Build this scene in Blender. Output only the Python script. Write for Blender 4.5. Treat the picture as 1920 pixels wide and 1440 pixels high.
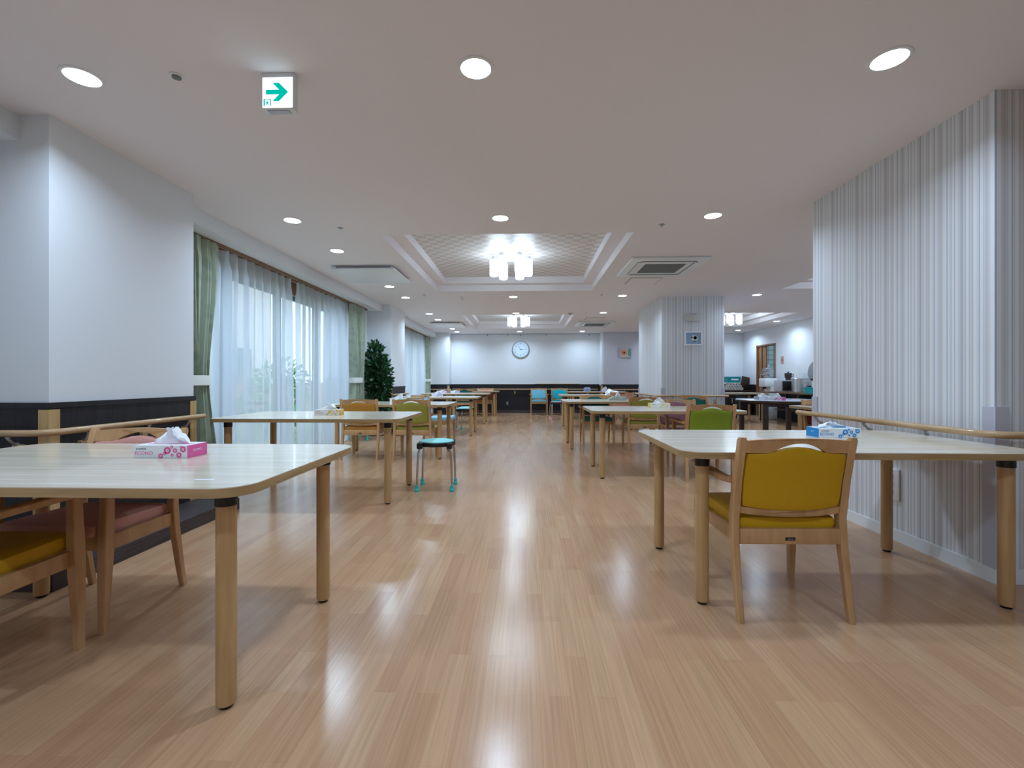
import bpy, bmesh, math, random
from mathutils import Vector, Matrix
PI = math.pi
rnd = random.Random(7)
S = bpy.context.scene
C = S.collection
for o in list(bpy.data.objects): bpy.data.objects.remove(o)

# ---------------------------------------------------------------- camera, world, exposure
FPX = 860.0
cam = bpy.data.cameras.new('camera')
cam.sensor_width = 36.0
cam.lens = FPX / 1920 * 36.0
cam.shift_y = -7 / 1920
cam.clip_start = 0.05
camo = bpy.data.objects.new('camera', cam); C.objects.link(camo)
camo.location = (0, 0, 1.03)
camo.rotation_euler = (PI/2, 0, math.atan(28/860))
S.camera = camo
S.view_settings.view_transform = 'Standard'
S.view_settings.look = 'None'
S.view_settings.gamma = 1.0
S.view_settings.use_curve_mapping = False
S.view_settings.exposure = 0.0
w = bpy.data.worlds.new('world'); S.world = w; w.use_nodes = True
bgn = w.node_tree.nodes['Background']
bgn.inputs[0].default_value = (0.66, 0.83, 1.0, 1)
bgn.inputs[1].default_value = 3.8

LAMP_COL = (0.60, 0.785, 1.0)
LAMP_W = 13.2
SHADE_E = 15.0

# ---------------------------------------------------------------- materials
def lin(r, g, b):
    f = lambda c: (c/255/12.92) if c/255 <= .04045 else ((c/255+.055)/1.055)**2.4
    return (f(r), f(g), f(b), 1)
def mat(name, col, rough=.5, metal=0, spec=.5, bump=None, grain=None, coat=0, trans=0, emit=None, es=0):
    """bump=(scale,strength)   grain=(scale vec, colour2, amount): stretched noise between two colours"""
    m = bpy.data.materials.new(name); m.use_nodes = True
    nt = m.node_tree; b = nt.nodes['Principled BSDF']
    b.inputs['Base Color'].default_value = col
    b.inputs['Roughness'].default_value = rough
    b.inputs['Metallic'].default_value = metal
    b.inputs['Specular IOR Level'].default_value = spec
    b.inputs['Coat Weight'].default_value = coat
    b.inputs['Transmission Weight'].default_value = trans
    if emit: b.inputs['Emission Color'].default_value = emit; b.inputs['Emission Strength'].default_value = es
    if grain or bump:
        tc = nt.nodes.new('ShaderNodeTexCoord')
    if grain:
        mp = nt.nodes.new('ShaderNodeMapping'); mp.inputs['Scale'].default_value = grain[0]
        nt.links.new(tc.outputs['Object'], mp.inputs[0])
        n = nt.nodes.new('ShaderNodeTexNoise'); n.inputs['Scale'].default_value = 1; n.inputs['Detail'].default_value = 4
        nt.links.new(mp.outputs[0], n.inputs[0])
        r = nt.nodes.new('ShaderNodeMapRange'); r.inputs[1].default_value = .35; r.inputs[2].default_value = .65
        r.inputs[4].default_value = grain[2]
        nt.links.new(n.outputs[0], r.inputs[0])
        mx = nt.nodes.new('ShaderNodeMix'); mx.data_type = 'RGBA'
        mx.inputs[6].default_value = col; mx.inputs[7].default_value = grain[1]
        nt.links.new(r.outputs[0], mx.inputs[0]); nt.links.new(mx.outputs[2], b.inputs['Base Color'])
    if bump:
        n2 = nt.nodes.new('ShaderNodeTexNoise'); n2.inputs['Scale'].default_value = bump[0]; n2.inputs['Detail'].default_value = 3
        nt.links.new(tc.outputs['Object'], n2.inputs[0])
        bp = nt.nodes.new('ShaderNodeBump'); bp.inputs['Strength'].default_value = bump[1]; bp.inputs['Distance'].default_value = .002
        nt.links.new(n2.outputs[0], bp.inputs['Height']); nt.links.new(bp.outputs[0], b.inputs['Normal'])
    return m
M = {}
M['ceiling'] = mat('ceiling_paint', lin(232, 226, 228), .9, bump=(220, .15))
M['wall'] = mat('white_wallpaper', lin(222, 226, 230), .85, bump=(260, .25))
M['wall_grey'] = mat('pale_grey_wallpaper', lin(196, 196, 206), .85, bump=(260, .25))
M['dark_panel'] = mat('dark_wainscot', lin(38, 36, 40), .5, grain=((60, 60, 3), lin(27, 26, 29), 1), spec=.35)
M['dark_base'] = mat('dark_wood_base', lin(72, 62, 64), .5, grain=((4, 4, 90), lin(50, 42, 44), 1))
M['rail'] = mat('rail_wood', lin(190, 158, 118), .38, grain=((5, 5, 40), lin(172, 138, 98), 1), coat=.2)
M['trim_wood'] = mat('trim_wood', lin(196, 164, 112), .5, grain=((40, 40, 3), lin(178, 145, 95), 1))
M['beech'] = mat('beech_wood', lin(196, 154, 108), .42, grain=((26, 26, 5), lin(180, 136, 90), 1), coat=.12, bump=(300, .06))
M['leg_wood'] = mat('table_leg_wood', lin(196, 160, 112), .4, grain=((30, 30, 3), lin(178, 140, 92), 1), coat=.12)
M['top_edge'] = mat('tabletop_edge_band', lin(174, 144, 100), .45, grain=((6, 6, 60), lin(158, 128, 86), 1))
M['table_top'] = mat('tabletop_laminate', lin(226, 216, 198), .2, grain=((1.6, 34, 1), lin(208, 196, 174), 1), coat=.25)
M['black'] = mat('black_plastic', lin(18, 18, 20), .4)
M['chrome'] = mat('brushed_steel', lin(190, 192, 196), .25, metal=1)
M['silver'] = mat('silver_metal', lin(176, 178, 182), .4, metal=.7)
M['white_plastic'] = mat('white_plastic', lin(228, 230, 232), .4)
M['guard'] = mat('corner_guard_vinyl', lin(186, 186, 198), .6)
M['base_white'] = mat('white_baseboard_vinyl', lin(226, 230, 232), .5)
M['grille'] = mat('grey_grille', lin(120, 122, 122), .6)
M['slot'] = mat('dark_slot', lin(60, 60, 60), .7)
M['alu'] = mat('dark_aluminium', lin(80, 84, 88), .4, metal=.5)
M['header_wood'] = mat('header_wood', lin(140, 100, 66), .5, grain=((3, 40, 3), lin(118, 82, 52), 1))
M['paper'] = mat('tissue_paper', lin(244, 246, 250), .9)
M['card_white'] = mat('carton_white', lin(232, 236, 240), .5)
M['ink_grey'] = mat('grey_ink', lin(110, 116, 122), .6)
M['dark_wood'] = mat('dark_brown_wood', lin(66, 44, 32), .4, grain=((30, 30, 3), lin(48, 32, 24), 1))
M['counter_wood'] = mat('counter_wood', lin(120, 92, 70), .45, grain=((30, 4, 4), lin(98, 74, 56), 1))
M['door_wood'] = mat('door_wood', lin(150, 108, 72), .4, grain=((30, 30, 3), lin(124, 86, 56), 1))
M['steel'] = mat('pot_steel', lin(206, 206, 206), .22, metal=1)
M['teal_plastic'] = mat('teal_basket_plastic', lin(0, 170, 185), .4)
M['leaf'] = mat('ficus_leaf', lin(40, 84, 46), .45, grain=((6, 6, 6), lin(24, 56, 30), 1))
M['leaf_out'] = mat('garden_leaf', lin(120, 160, 90), .6, grain=((3, 3, 3), lin(70, 120, 60), 1))
M['bark'] = mat('bark', lin(92, 74, 58), .9)
M['soil'] = mat('garden_ground', lin(150, 150, 130), .9, grain=((2, 2, 2), lin(110, 130, 90), 1))
M['pot'] = mat('planter_clay', lin(210, 205, 196), .6)
M['siding'] = mat('house_siding', lin(214, 206, 198), .8, grain=((1, 1, 20), lin(196, 186, 178), 1))
M['brick'] = mat('pink_brick', lin(196, 160, 146), .8)
def fabric(name, c): return mat(name, c, .62, bump=(700, .25), spec=.35)
FAB = dict(yellow=fabric('yellow_vinyl', lin(196, 150, 8)), ochre=fabric('ochre_vinyl', lin(186, 128, 48)),
           olive=fabric('olive_vinyl', lin(150, 146, 60)), green=fabric('green_vinyl', lin(128, 150, 36)),
           teal=fabric('teal_vinyl', lin(20, 104, 98)), blue=fabric('pale_blue_vinyl', lin(120, 190, 212)),
           cyan=fabric('turquoise_vinyl', lin(10, 176, 192)), pink=fabric('pink_vinyl', lin(206, 150, 140)),
           mauve=fabric('mauve_vinyl', lin(140, 92, 104)), salmon=fabric('salmon_vinyl', lin(204, 138, 118)),
           maroon=fabric('maroon_vinyl', lin(150, 58, 62)), mint=fabric('mint_vinyl', lin(140, 212, 210)),
           sky=fabric('sky_blue_vinyl', lin(140, 196, 222)), lilac=fabric('lilac_vinyl', lin(196, 180, 206)))
def emis(name, col, s, through=False):
    m = bpy.data.materials.new(name); m.use_nodes = True; nt = m.node_tree
    nt.nodes.remove(nt.nodes['Principled BSDF']); out = nt.nodes['Material Output']
    e = nt.nodes.new('ShaderNodeEmission'); e.inputs[0].default_value = (*col[:3], 1); e.inputs[1].default_value = s
    if through:
        t = nt.nodes.new('ShaderNodeBsdfTransparent'); a = nt.nodes.new('ShaderNodeAddShader')
        nt.links.new(e.outputs[0], a.inputs[0]); nt.links.new(t.outputs[0], a.inputs[1]); nt.links.new(a.outputs[0], out.inputs[0])
    else: nt.links.new(e.outputs[0], out.inputs[0])
    return m
M['lens'] = emis('lit_lens', (0.9, 0.96, 1), 6, True)
M['shade'] = emis('lit_glass_shade', (0.66, 0.84, 1), SHADE_E)
M['sign_lit'] = emis('lit_sign_panel', (0.74, 0.88, 1), 1.9)
M['sign_green'] = emis('lit_green_marking', (0.0, 0.52, 0.42), 1.0)

def glass_mat(name, tint, gl=.08):
    m = bpy.data.materials.new(name); m.use_nodes = True; nt = m.node_tree
    nt.nodes.remove(nt.nodes['Principled BSDF']); out = nt.nodes['Material Output']
    t = nt.nodes.new('ShaderNodeBsdfTransparent'); t.inputs[0].default_value = tint
    g = nt.nodes.new('ShaderNodeBsdfGlossy'); g.inputs['Roughness'].default_value = .03
    mx = nt.nodes.new('ShaderNodeMixShader'); mx.inputs[0].default_value = gl
    nt.links.new(t.outputs[0], mx.inputs[1]); nt.links.new(g.outputs[0], mx.inputs[2]); nt.links.new(mx.outputs[0], out.inputs[0])
    return m
M['glass'] = glass_mat('window_glass', (.95, .98, .98, 1))
M['bottle'] = glass_mat('blue_bottle_plastic', (.86, .91, 1, 1), .3)

def cloth_mat(name, col, transp, transl, damask=None):
    m = bpy.data.materials.new(name); m.use_nodes = True; nt = m.node_tree
    nt.nodes.remove(nt.nodes['Principled BSDF']); out = nt.nodes['Material Output']
    d = nt.nodes.new('ShaderNodeBsdfDiffuse'); d.inputs[0].default_value = col
    tl = nt.nodes.new('ShaderNodeBsdfTranslucent'); tl.inputs[0].default_value = col
    if damask:
        tc = nt.nodes.new('ShaderNodeTexCoord'); v = nt.nodes.new('ShaderNodeTexVoronoi'); v.inputs['Scale'].default_value = 9
        nt.links.new(tc.outputs['Object'], v.inputs[0])
        r = nt.nodes.new('ShaderNodeMapRange'); r.inputs[1].default_value = .25; r.inputs[2].default_value = .5
        nt.links.new(v.outputs[0], r.inputs[0])
        mx = nt.nodes.new('ShaderNodeMix'); mx.data_type = 'RGBA'; mx.inputs[6].default_value = col; mx.inputs[7].default_value = damask
        nt.links.new(r.outputs[0], mx.inputs[0]); nt.links.new(mx.outputs[2], d.inputs[0]); nt.links.new(mx.outputs[2], tl.inputs[0])
    a = nt.nodes.new('ShaderNodeMixShader'); a.inputs[0].default_value = transl
    nt.links.new(d.outputs[0], a.inputs[1]); nt.links.new(tl.outputs[0], a.inputs[2])
    t = nt.nodes.new('ShaderNodeBsdfTransparent')
    b = nt.nodes.new('ShaderNodeMixShader'); b.inputs[0].default_value = transp
    nt.links.new(a.outputs[0], b.inputs[1]); nt.links.new(t.outputs[0], b.inputs[2]); nt.links.new(b.outputs[0], out.inputs[0])
    return m
M['sheer'] = cloth_mat('sheer_voile', (.80, .86, .94, 1), .32, .62)
M['drape'] = cloth_mat('green_damask', lin(150, 162, 144), 0, .14, lin(168, 178, 160))
M['tie'] = cloth_mat('cream_tieback', lin(226, 228, 222), 0, .1)

def floor_mat():
    m = bpy.data.materials.new('vinyl_plank_floor'); m.use_nodes = True; nt = m.node_tree; b = nt.nodes['Principled BSDF']
    tc = nt.nodes.new('ShaderNodeTexCoord')
    mp = nt.nodes.new('ShaderNodeMapping'); mp.inputs['Rotation'].default_value = (0, 0, PI/2)
    nt.links.new(tc.outputs['Object'], mp.inputs[0])
    def brick(c1, c2, off, w_, h, mo):
        k = nt.nodes.new('ShaderNodeTexBrick'); k.offset = off; k.offset_frequency = 2; k.squash = 1
        k.inputs['Color1'].default_value = c1; k.inputs['Color2'].default_value = c2; k.inputs['Mortar'].default_value = mo
        k.inputs['Scale'].default_value = 1; k.inputs['Brick Width'].default_value = w_; k.inputs['Row Height'].default_value = h
        k.inputs['Mortar Size'].default_value = .0006; k.inputs['Bias'].default_value = 0
        nt.links.new(mp.outputs[0], k.inputs[0]); return k
    k1 = brick(lin(194, 156, 120), lin(184, 142, 108), .43, .50, .072, lin(180, 140, 104))
    k2 = brick((1, 1, 1, 1), (.84, .83, .82, 1), .31, .85, .144, (.84, .84, .84, 1))
    g = nt.nodes.new('ShaderNodeMapping'); g.inputs['Scale'].default_value = (110, 2.2, 1)
    nt.links.new(tc.outputs['Object'], g.inputs[0])
    n = nt.nodes.new('ShaderNodeTexNoise'); n.inputs['Scale'].default_value = 1; n.inputs['Detail'].default_value = 3; n.inputs['Distortion'].default_value = .5
    nt.links.new(g.outputs[0], n.inputs[0])
    r = nt.nodes.new('ShaderNodeMapRange'); r.inputs[1].default_value = .35; r.inputs[2].default_value = .7; r.inputs[3].default_value = 1.06; r.inputs[4].default_value = .86
    nt.links.new(n.outputs[0], r.inputs[0])
    m1 = nt.nodes.new('ShaderNodeMix'); m1.data_type = 'RGBA'; m1.blend_type = 'MULTIPLY'; m1.inputs[0].default_value = .45
    nt.links.new(k1.outputs[0], m1.inputs[6]); nt.links.new(k2.outputs[0], m1.inputs[7])
    m2 = nt.nodes.new('ShaderNodeVectorMath'); m2.operation = 'SCALE'
    nt.links.new(m1.outputs[2], m2.inputs[0]); nt.links.new(r.outputs[0], m2.inputs['Scale'])
    nt.links.new(m2.outputs[0], b.inputs['Base Color'])
    b.inputs['Roughness'].default_value = .185; b.inputs['Specular IOR Level'].default_value = .42
    n2 = nt.nodes.new('ShaderNodeTexNoise'); n2.inputs['Scale'].default_value = 260; n2.inputs['Detail'].default_value = 2
    nt.links.new(tc.outputs['Object'], n2.inputs[0])
    bp = nt.nodes.new('ShaderNodeBump'); bp.inputs['Strength'].default_value = .3; bp.inputs['Distance'].default_value = .0005
    nt.links.new(n2.outputs[0], bp.inputs['Height']); nt.links.new(bp.outputs[0], b.inputs['Normal'])
    return m
M['floor'] = floor_mat()

def stripe_mat():
    m = bpy.data.materials.new('striped_wallpaper'); m.use_nodes = True; nt = m.node_tree; b = nt.nodes['Principled BSDF']
    tc = nt.nodes.new('ShaderNodeTexCoord'); sx = nt.nodes.new('ShaderNodeSeparateXYZ'); nt.links.new(tc.outputs['Object'], sx.inputs[0])
    ad = nt.nodes.new('ShaderNodeMath'); ad.operation = 'ADD'; nt.links.new(sx.outputs[0], ad.inputs[0]); nt.links.new(sx.outputs[1], ad.inputs[1])
    dv = nt.nodes.new('ShaderNodeMath'); dv.operation = 'DIVIDE'; dv.inputs[1].default_value = .265; nt.links.new(ad.outputs[0], dv.inputs[0])
    fr = nt.nodes.new('ShaderNodeMath'); fr.operation = 'FRACT'; nt.links.new(dv.outputs[0], fr.inputs[0])
    cr = nt.nodes.new('ShaderNodeValToRGB'); cr.color_ramp.interpolation = 'CONSTANT'
    base, lt, wm, bl = lin(206, 208, 212), lin(222, 224, 226), lin(200, 196, 196), lin(158, 166, 180)
    gr = lin(186, 189, 196)
    seq = [(0, bl), (.018, lt), (.10, base), (.14, wm), (.19, base), (.22, gr), (.232, lt), (.30, bl), (.314, base), (.36, lt), (.43, wm), (.47, base),
           (.50, wm), (.53, lt), (.585, gr), (.60, base), (.66, bl), (.676, wm), (.72, base), (.76, lt), (.82, wm), (.85, lt), (.90, gr), (.912, base), (.95, lt)]
    el = cr.color_ramp.elements
    el[0].position = 0; el[0].color = seq[0][1]; el[1].position = seq[1][0]; el[1].color = seq[1][1]
    for p, c in seq[2:]:
        e = el.new(p); e.color = c
    nt.links.new(fr.outputs[0], cr.inputs[0])
    n = nt.nodes.new('ShaderNodeTexNoise'); n.inputs['Scale'].default_value = 300
    nt.links.new(tc.outputs['Object'], n.inputs[0])
    bp = nt.nodes.new('ShaderNodeBump'); bp.inputs['Strength'].default_value = .2; bp.inputs['Distance'].default_value = .001
    nt.links.new(n.outputs[0], bp.inputs['Height']); nt.links.new(bp.outputs[0], b.inputs['Normal'])
    nt.links.new(cr.outputs[0], b.inputs['Base Color']); b.inputs['Roughness'].default_value = .8
    return m
M['stripe'] = stripe_mat()

def checker_mat():
    m = bpy.data.materials.new('embossed_checker_paper'); m.use_nodes = True; nt = m.node_tree; b = nt.nodes['Principled BSDF']
    tc = nt.nodes.new('ShaderNodeTexCoord'); k = nt.nodes.new('ShaderNodeTexChecker'); k.inputs['Scale'].default_value = 11
    k.inputs[1].default_value = (1, 1, 1, 1); k.inputs[2].default_value = (0, 0, 0, 1)
    nt.links.new(tc.outputs['Object'], k.inputs[0])
    mx = nt.nodes.new('ShaderNodeMix'); mx.data_type = 'RGBA'; mx.inputs[6].default_value = lin(222, 214, 208); mx.inputs[7].default_value = lin(200, 192, 188)
    nt.links.new(k.outputs[1], mx.inputs[0]); nt.links.new(mx.outputs[2], b.inputs['Base Color'])
    bp = nt.nodes.new('ShaderNodeBump'); bp.inputs['Strength'].default_value = .5; bp.inputs['Distance'].default_value = .004
    nt.links.new(k.outputs[1], bp.inputs['Height']); nt.links.new(bp.outputs[0], b.inputs['Normal'])
    b.inputs['Roughness'].default_value = .45
    return m
M['checker'] = checker_mat()
def tile_mat():
    m = bpy.data.materials.new('kitchen_wall_tiles'); m.use_nodes = True; nt = m.node_tree; b = nt.nodes['Principled BSDF']
    tc = nt.nodes.new('ShaderNodeTexCoord'); mp = nt.nodes.new('ShaderNodeMapping'); mp.inputs['Rotation'].default_value = (PI/2, 0, 0)
    nt.links.new(tc.outputs['Object'], mp.inputs[0])
    k = nt.nodes.new('ShaderNodeTexBrick'); k.offset = 0; k.inputs['Scale'].default_value = 1; k.inputs['Brick Width'].default_value = .15; k.inputs['Row Height'].default_value = .15
    k.inputs['Mortar Size'].default_value = .008; k.inputs['Color1'].default_value = lin(180, 200, 200); k.inputs['Color2'].default_value = lin(172, 194, 196); k.inputs['Mortar'].default_value = lin(90, 110, 116)
    nt.links.new(mp.outputs[0], k.inputs[0]); nt.links.new(k.outputs[0], b.inputs['Base Color']); b.inputs['Roughness'].default_value = .3
    return m
M['tile'] = tile_mat()

# ---------------------------------------------------------------- mesh helpers
class B:
    def __init__(s): s.bm = bmesh.new()
    def _mi(s, faces, mi):
        for f in faces: f.material_index = mi
    def box(s, x0, x1, y0, y1, z0, z1, bev=0, seg=2, mi=0, rot=None, piv=None):
        t = bmesh.new(); bmesh.ops.create_cube(t, size=1)
        for v in t.verts: v.co = Vector(((x0+x1)/2+v.co.x*(x1-x0), (y0+y1)/2+v.co.y*(y1-y0), (z0+z1)/2+v.co.z*(z1-z0)))
        if bev: bmesh.ops.bevel(t, geom=t.edges[:], offset=bev, segments=seg, profile=.5, affect='EDGES')
        if rot is not None: bmesh.ops.rotate(t, verts=t.verts, cent=piv or (0, 0, 0), matrix=rot)
        return s.merge(t, mi)
    def merge(s, t, mi=0):
        for f in t.faces: f.material_index = mi if mi is not None else f.material_index
        me = bpy.data.meshes.new('t'); t.to_mesh(me); t.free(); s.bm.from_mesh(me); bpy.data.meshes.remove(me); return s
    def lathe(s, prof, c=(0, 0, 0), seg=24, axis='Z', mi=0, cap=True, sx=1, sy=1):
        t = bmesh.new(); rings = []
        for r, z in prof:
            ring = []
            for k in range(seg):
                a = 2*PI*k/seg
                p = (r*math.cos(a)*sx, r*math.sin(a)*sy, z)
                if axis == 'Y': p = (p[0], p[2], p[1])
                if axis == 'X': p = (p[2], p[0], p[1])
                ring.append(t.verts.new(Vector(p)+Vector(c)))
            rings.append(ring)
        for i in range(len(rings)-1):
            for k in range(seg):
                t.faces.new((rings[i][k], rings[i][(k+1) % seg], rings[i+1][(k+1) % seg], rings[i+1][k]))
        if cap:
            t.faces.new(list(reversed(rings[0]))); t.faces.new(rings[-1])
        bmesh.ops.recalc_face_normals(t, faces=t.faces[:])
        return s.merge(t, mi)
    def tube(s, pts, r, seg=10, mi=0):
        t = bmesh.new(); pts = [Vector(p) for p in pts]; rings = []
        rr = r if isinstance(r, (list, tuple)) else [r]*len(pts)
        up = None
        for i, p in enumerate(pts):
            d = ((pts[min(i+1, len(pts)-1)]-p).normalized()+(p-pts[max(i-1, 0)]).normalized()).normalized()
            if up is None: up = Vector((0, 0, 1)) if abs(d.z) < .9 else Vector((1, 0, 0))
            u = d.cross(up).normalized(); v = u.cross(d).normalized(); up = v
            rings.append([t.verts.new(p+(u*math.cos(2*PI*k/seg)+v*math.sin(2*PI*k/seg))*rr[i]) for k in range(seg)])
        for i in range(len(rings)-1):
            for k in range(seg): t.faces.new((rings[i][k], rings[i][(k+1) % seg], rings[i+1][(k+1) % seg], rings[i+1][k]))
        t.faces.new(list(reversed(rings[0]))); t.faces.new(rings[-1])
        bmesh.ops.recalc_face_normals(t, faces=t.faces[:])
        return s.merge(t, mi)
    def loft(s, secs, mi=0):
        """secs: list of closed loops with the same number of points"""
        t = bmesh.new(); R = [[t.verts.new(Vector(p)) for p in q] for q in secs]; n = len(R[0])
        for i in range(len(R)-1):
            for k in range(n): t.faces.new((R[i][k], R[i][(k+1) % n], R[i+1][(k+1) % n], R[i+1][k]))
        t.faces.new(list(reversed(R[0]))); t.faces.new(R[-1])
        bmesh.ops.recalc_face_normals(t, faces=t.faces[:])
        return s.merge(t, mi)
    def prism(s, pts, z0, z1, plane='XY', mi=0, fn=None, bev=0):
        t = bmesh.new()
        def P(a, b, h):
            return {'XY': (a, b, h), 'XZ': (a, h, b), 'YZ': (h, a, b)}[plane]
        lo = [t.verts.new(P(a, b, z0)) for a, b in pts]; hi = [t.verts.new(P(a, b, z1)) for a, b in pts]
        n = len(pts)
        t.faces.new(lo); t.faces.new(hi)
        for k in range(n): t.faces.new((lo[k], lo[(k+1) % n], hi[(k+1) % n], hi[k]))
        bmesh.ops.recalc_face_normals(t, faces=t.faces[:])
        if bev: 
            es = [e for e in t.edges if len(e.link_faces) == 2 and e.calc_face_angle(0) > .8]
            bmesh.ops.bevel(t, geom=es, offset=bev, segments=2, profile=.5, affect='EDGES')
        if fn:
            for v in t.verts: v.co = Vector(fn(*v.co))
        return s.merge(t, mi)
    def pad(s, x0, x1, y0, y1, z0, z1, n=12, pw=5, fn=None, mi=0):
        """stuffed cushion"""
        t = bmesh.new(); g = [math.sin((i/n*2-1)*PI/2) for i in range(n+1)]
        h = lambda u: max(0, 1-abs(u)**pw)**(1/pw*1.4)
        cx, cy, cz = (x0+x1)/2, (y0+y1)/2, (z0+z1)/2; T = (z1-z0)/2
        def pos(u, v, sg):
            H = h(u)*h(v); k = 1-.035*(abs(u*v)**4)
            return Vector((cx+u*k*(x1-x0)/2, cy+v*k*(y1-y0)/2, cz+sg*T*H))
        top = [[t.verts.new(pos(u, v, 1)) for v in g] for u in g]
        bot = [[top[i][j] if i in (0, n) or j in (0, n) else t.verts.new(pos(g[i], g[j], -1)) for j in range(n+1)] for i in range(n+1)]
        for i in range(n):
            for j in range(n):
                t.faces.new((top[i][j], top[i+1][j], top[i+1][j+1], top[i][j+1]))
                t.faces.new((bot[i][j], bot[i][j+1], bot[i+1][j+1], bot[i+1][j]))
        if fn:
            for v in t.verts: v.co = Vector(fn(*v.co))
        bmesh.ops.recalc_face_normals(t, faces=t.faces[:])
        return s.merge(t, mi)
    def quad(s, a, b, c, d, mi=0):
        f = s.bm.faces.new([s.bm.verts.new(Vector(p)) for p in (a, b, c, d)]); f.material_index = mi; return s
    def mesh(s, name, mats, smooth=True):
        me = bpy.data.meshes.new(name); s.bm.to_mesh(me); s.bm.free()
        for m in (mats if isinstance(mats, (list, tuple)) else [mats]): me.materials.append(m)
        if smooth:
            for p in me.polygons: p.use_smooth = True
            me.set_sharp_from_angle(angle=math.radians(38))
        return me
    def obj(s, name, mats, parent=None, smooth=True, kind=None, loc=None):
        o = bpy.data.objects.new(name, s.mesh(name, mats, smooth)); C.objects.link(o)
        if parent: o.parent = parent
        if kind: o['kind'] = kind
        if loc: o.location = loc
        return o
def struct(name, b, m, parent=None): return b.obj(name, m, parent, kind='structure', smooth=False)
def tag(o, label, cat, group=None, kind=None):
    if label: o['label'] = label
    if cat: o['category'] = cat
    if group: o['group'] = group
    if kind: o['kind'] = kind
    return o
def thing(name, label, cat, loc=(0, 0, 0), rz=0, group=None):
    o = bpy.data.objects.new(name, None); C.objects.link(o); o.empty_display_size = .1
    o.location = loc; o.rotation_euler = (0, 0, rz); return tag(o, label, cat, group)
def kids(o): return [c for c in C.objects if c.parent == o]
def dup(root, loc, rz=0, label=None, group=None, recol=None):
    """copy a thing, its parts and sub-parts; recol = {old material name: new material}"""
    def cp(o, par):
        c = o.copy(); C.objects.link(c)
        if par: c.parent = par
        if recol and o.type == 'MESH' and any(m and m.name in recol for m in o.data.materials):
            c.data = o.data.copy()
            for i, m in enumerate(c.data.materials):
                if m and m.name in recol: c.data.materials[i] = recol[m.name]
        for ch in kids(o): cp(ch, c)
        return c
    r = cp(root, None); r.location = loc; r.rotation_euler = (0, 0, rz)
    if label: r['label'] = label
    if group: r['group'] = group
    return r
def text_mesh(txt, size, m, name, parent, loc, rot, ext=.0003, align='CENTER', xs=1):
    cu = bpy.data.curves.new('txt', 'FONT'); cu.body = txt; cu.size = size; cu.extrude = ext; cu.align_x = align; cu.align_y = 'CENTER'
    to = bpy.data.objects.new('txt', cu); C.objects.link(to)
    dg = bpy.context.evaluated_depsgraph_get(); dg.update()
    me = bpy.data.meshes.new_from_object(to.evaluated_get(dg)); me.name = name
    bpy.data.objects.remove(to)
    me.materials.clear(); me.materials.append(m)
    o = bpy.data.objects.new(name, me); C.objects.link(o); o.parent = parent; o.location = loc; o.rotation_euler = rot; o.scale = (xs, 1, 1)
    return o

# ---------------------------------------------------------------- room shell
H = 2.5
XR, YB = 6.72, 14.5
fl = struct('floor', B().box(-3.35, XR+1.6, -3.6, YB+.2, -.1, 0), M['floor'])
# ceiling with coffer openings
COF = [(-1.48, 1.06, 4.60, 7.55), (-1.48, 1.06, 10.27, 13.05), (4.10, 5.90, 4.60, 7.50), (4.10, 5.90, 10.15, 12.70)]
def ceiling_mesh():
    xs = sorted({-3.35, XR+1.6} | {v for c in COF for v in c[:2]}); ys = sorted({-3.6, YB+.2} | {v for c in COF for v in c[2:]})
    b = B()
    for i in range(len(xs)-1):
        for j in range(len(ys)-1):
            cx, cy = (xs[i]+xs[i+1])/2, (ys[j]+ys[j+1])/2
            if any(c[0] < cx < c[1] and c[2] < cy < c[3] for c in COF): continue
            b.quad((xs[i], ys[j], H), (xs[i], ys[j+1], H), (xs[i+1], ys[j+1], H), (xs[i+1], ys[j], H))
    return b
ceil = struct('ceiling', ceiling_mesh(), M['ceiling'])
for (a, b_, c, d) in COF:
    k = B(); q = .155
    def ringwall(x0, x1, y0, y1, z0, z1):
        k.quad((x0, y0, z0), (x1, y0, z0), (x1, y0, z1), (x0, y0, z1)); k.quad((x0, y1, z0), (x0, y1, z1), (x1, y1, z1), (x1, y1, z0))
        k.quad((x0, y0, z0), (x0, y0, z1), (x0, y1, z1), (x0, y1, z0)); k.quad((x1, y0, z0), (x1, y1, z0), (x1, y1, z1), (x1, y0, z1))
    ringwall(a, b_, c, d, H, H+.1)
    z = H+.1
    k.quad((a, c, z), (a, c+q, z), (b_, c+q, z), (b_, c, z)); k.quad((a, d-q, z), (a, d, z), (b_, d, z), (b_, d-q, z))
    k.quad((a, c+q, z), (a, d-q, z), (a+q, d-q, z), (a+q, c+q, z)); k.quad((b_-q, c+q, z), (b_-q, d-q, z), (b_, d-q, z), (b_, c+q, z))
    ringwall(a+q, b_-q, c+q, d-q, H+.1, H+.2)
    struct('coffer_step', k, M['ceiling'], ceil)
    struct('coffer_panel', B().box(a+q-.02, b_-q+.02, c+q-.02, d-q+.02, H+.2, H+.24), M['checker'], ceil)

XL = -2.64
WN = 0
def block(name, x0, x1, y0, y1, m, wains=True): return struct(name, B().box(x0, x1, y0, y1, 0, H), m)
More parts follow.
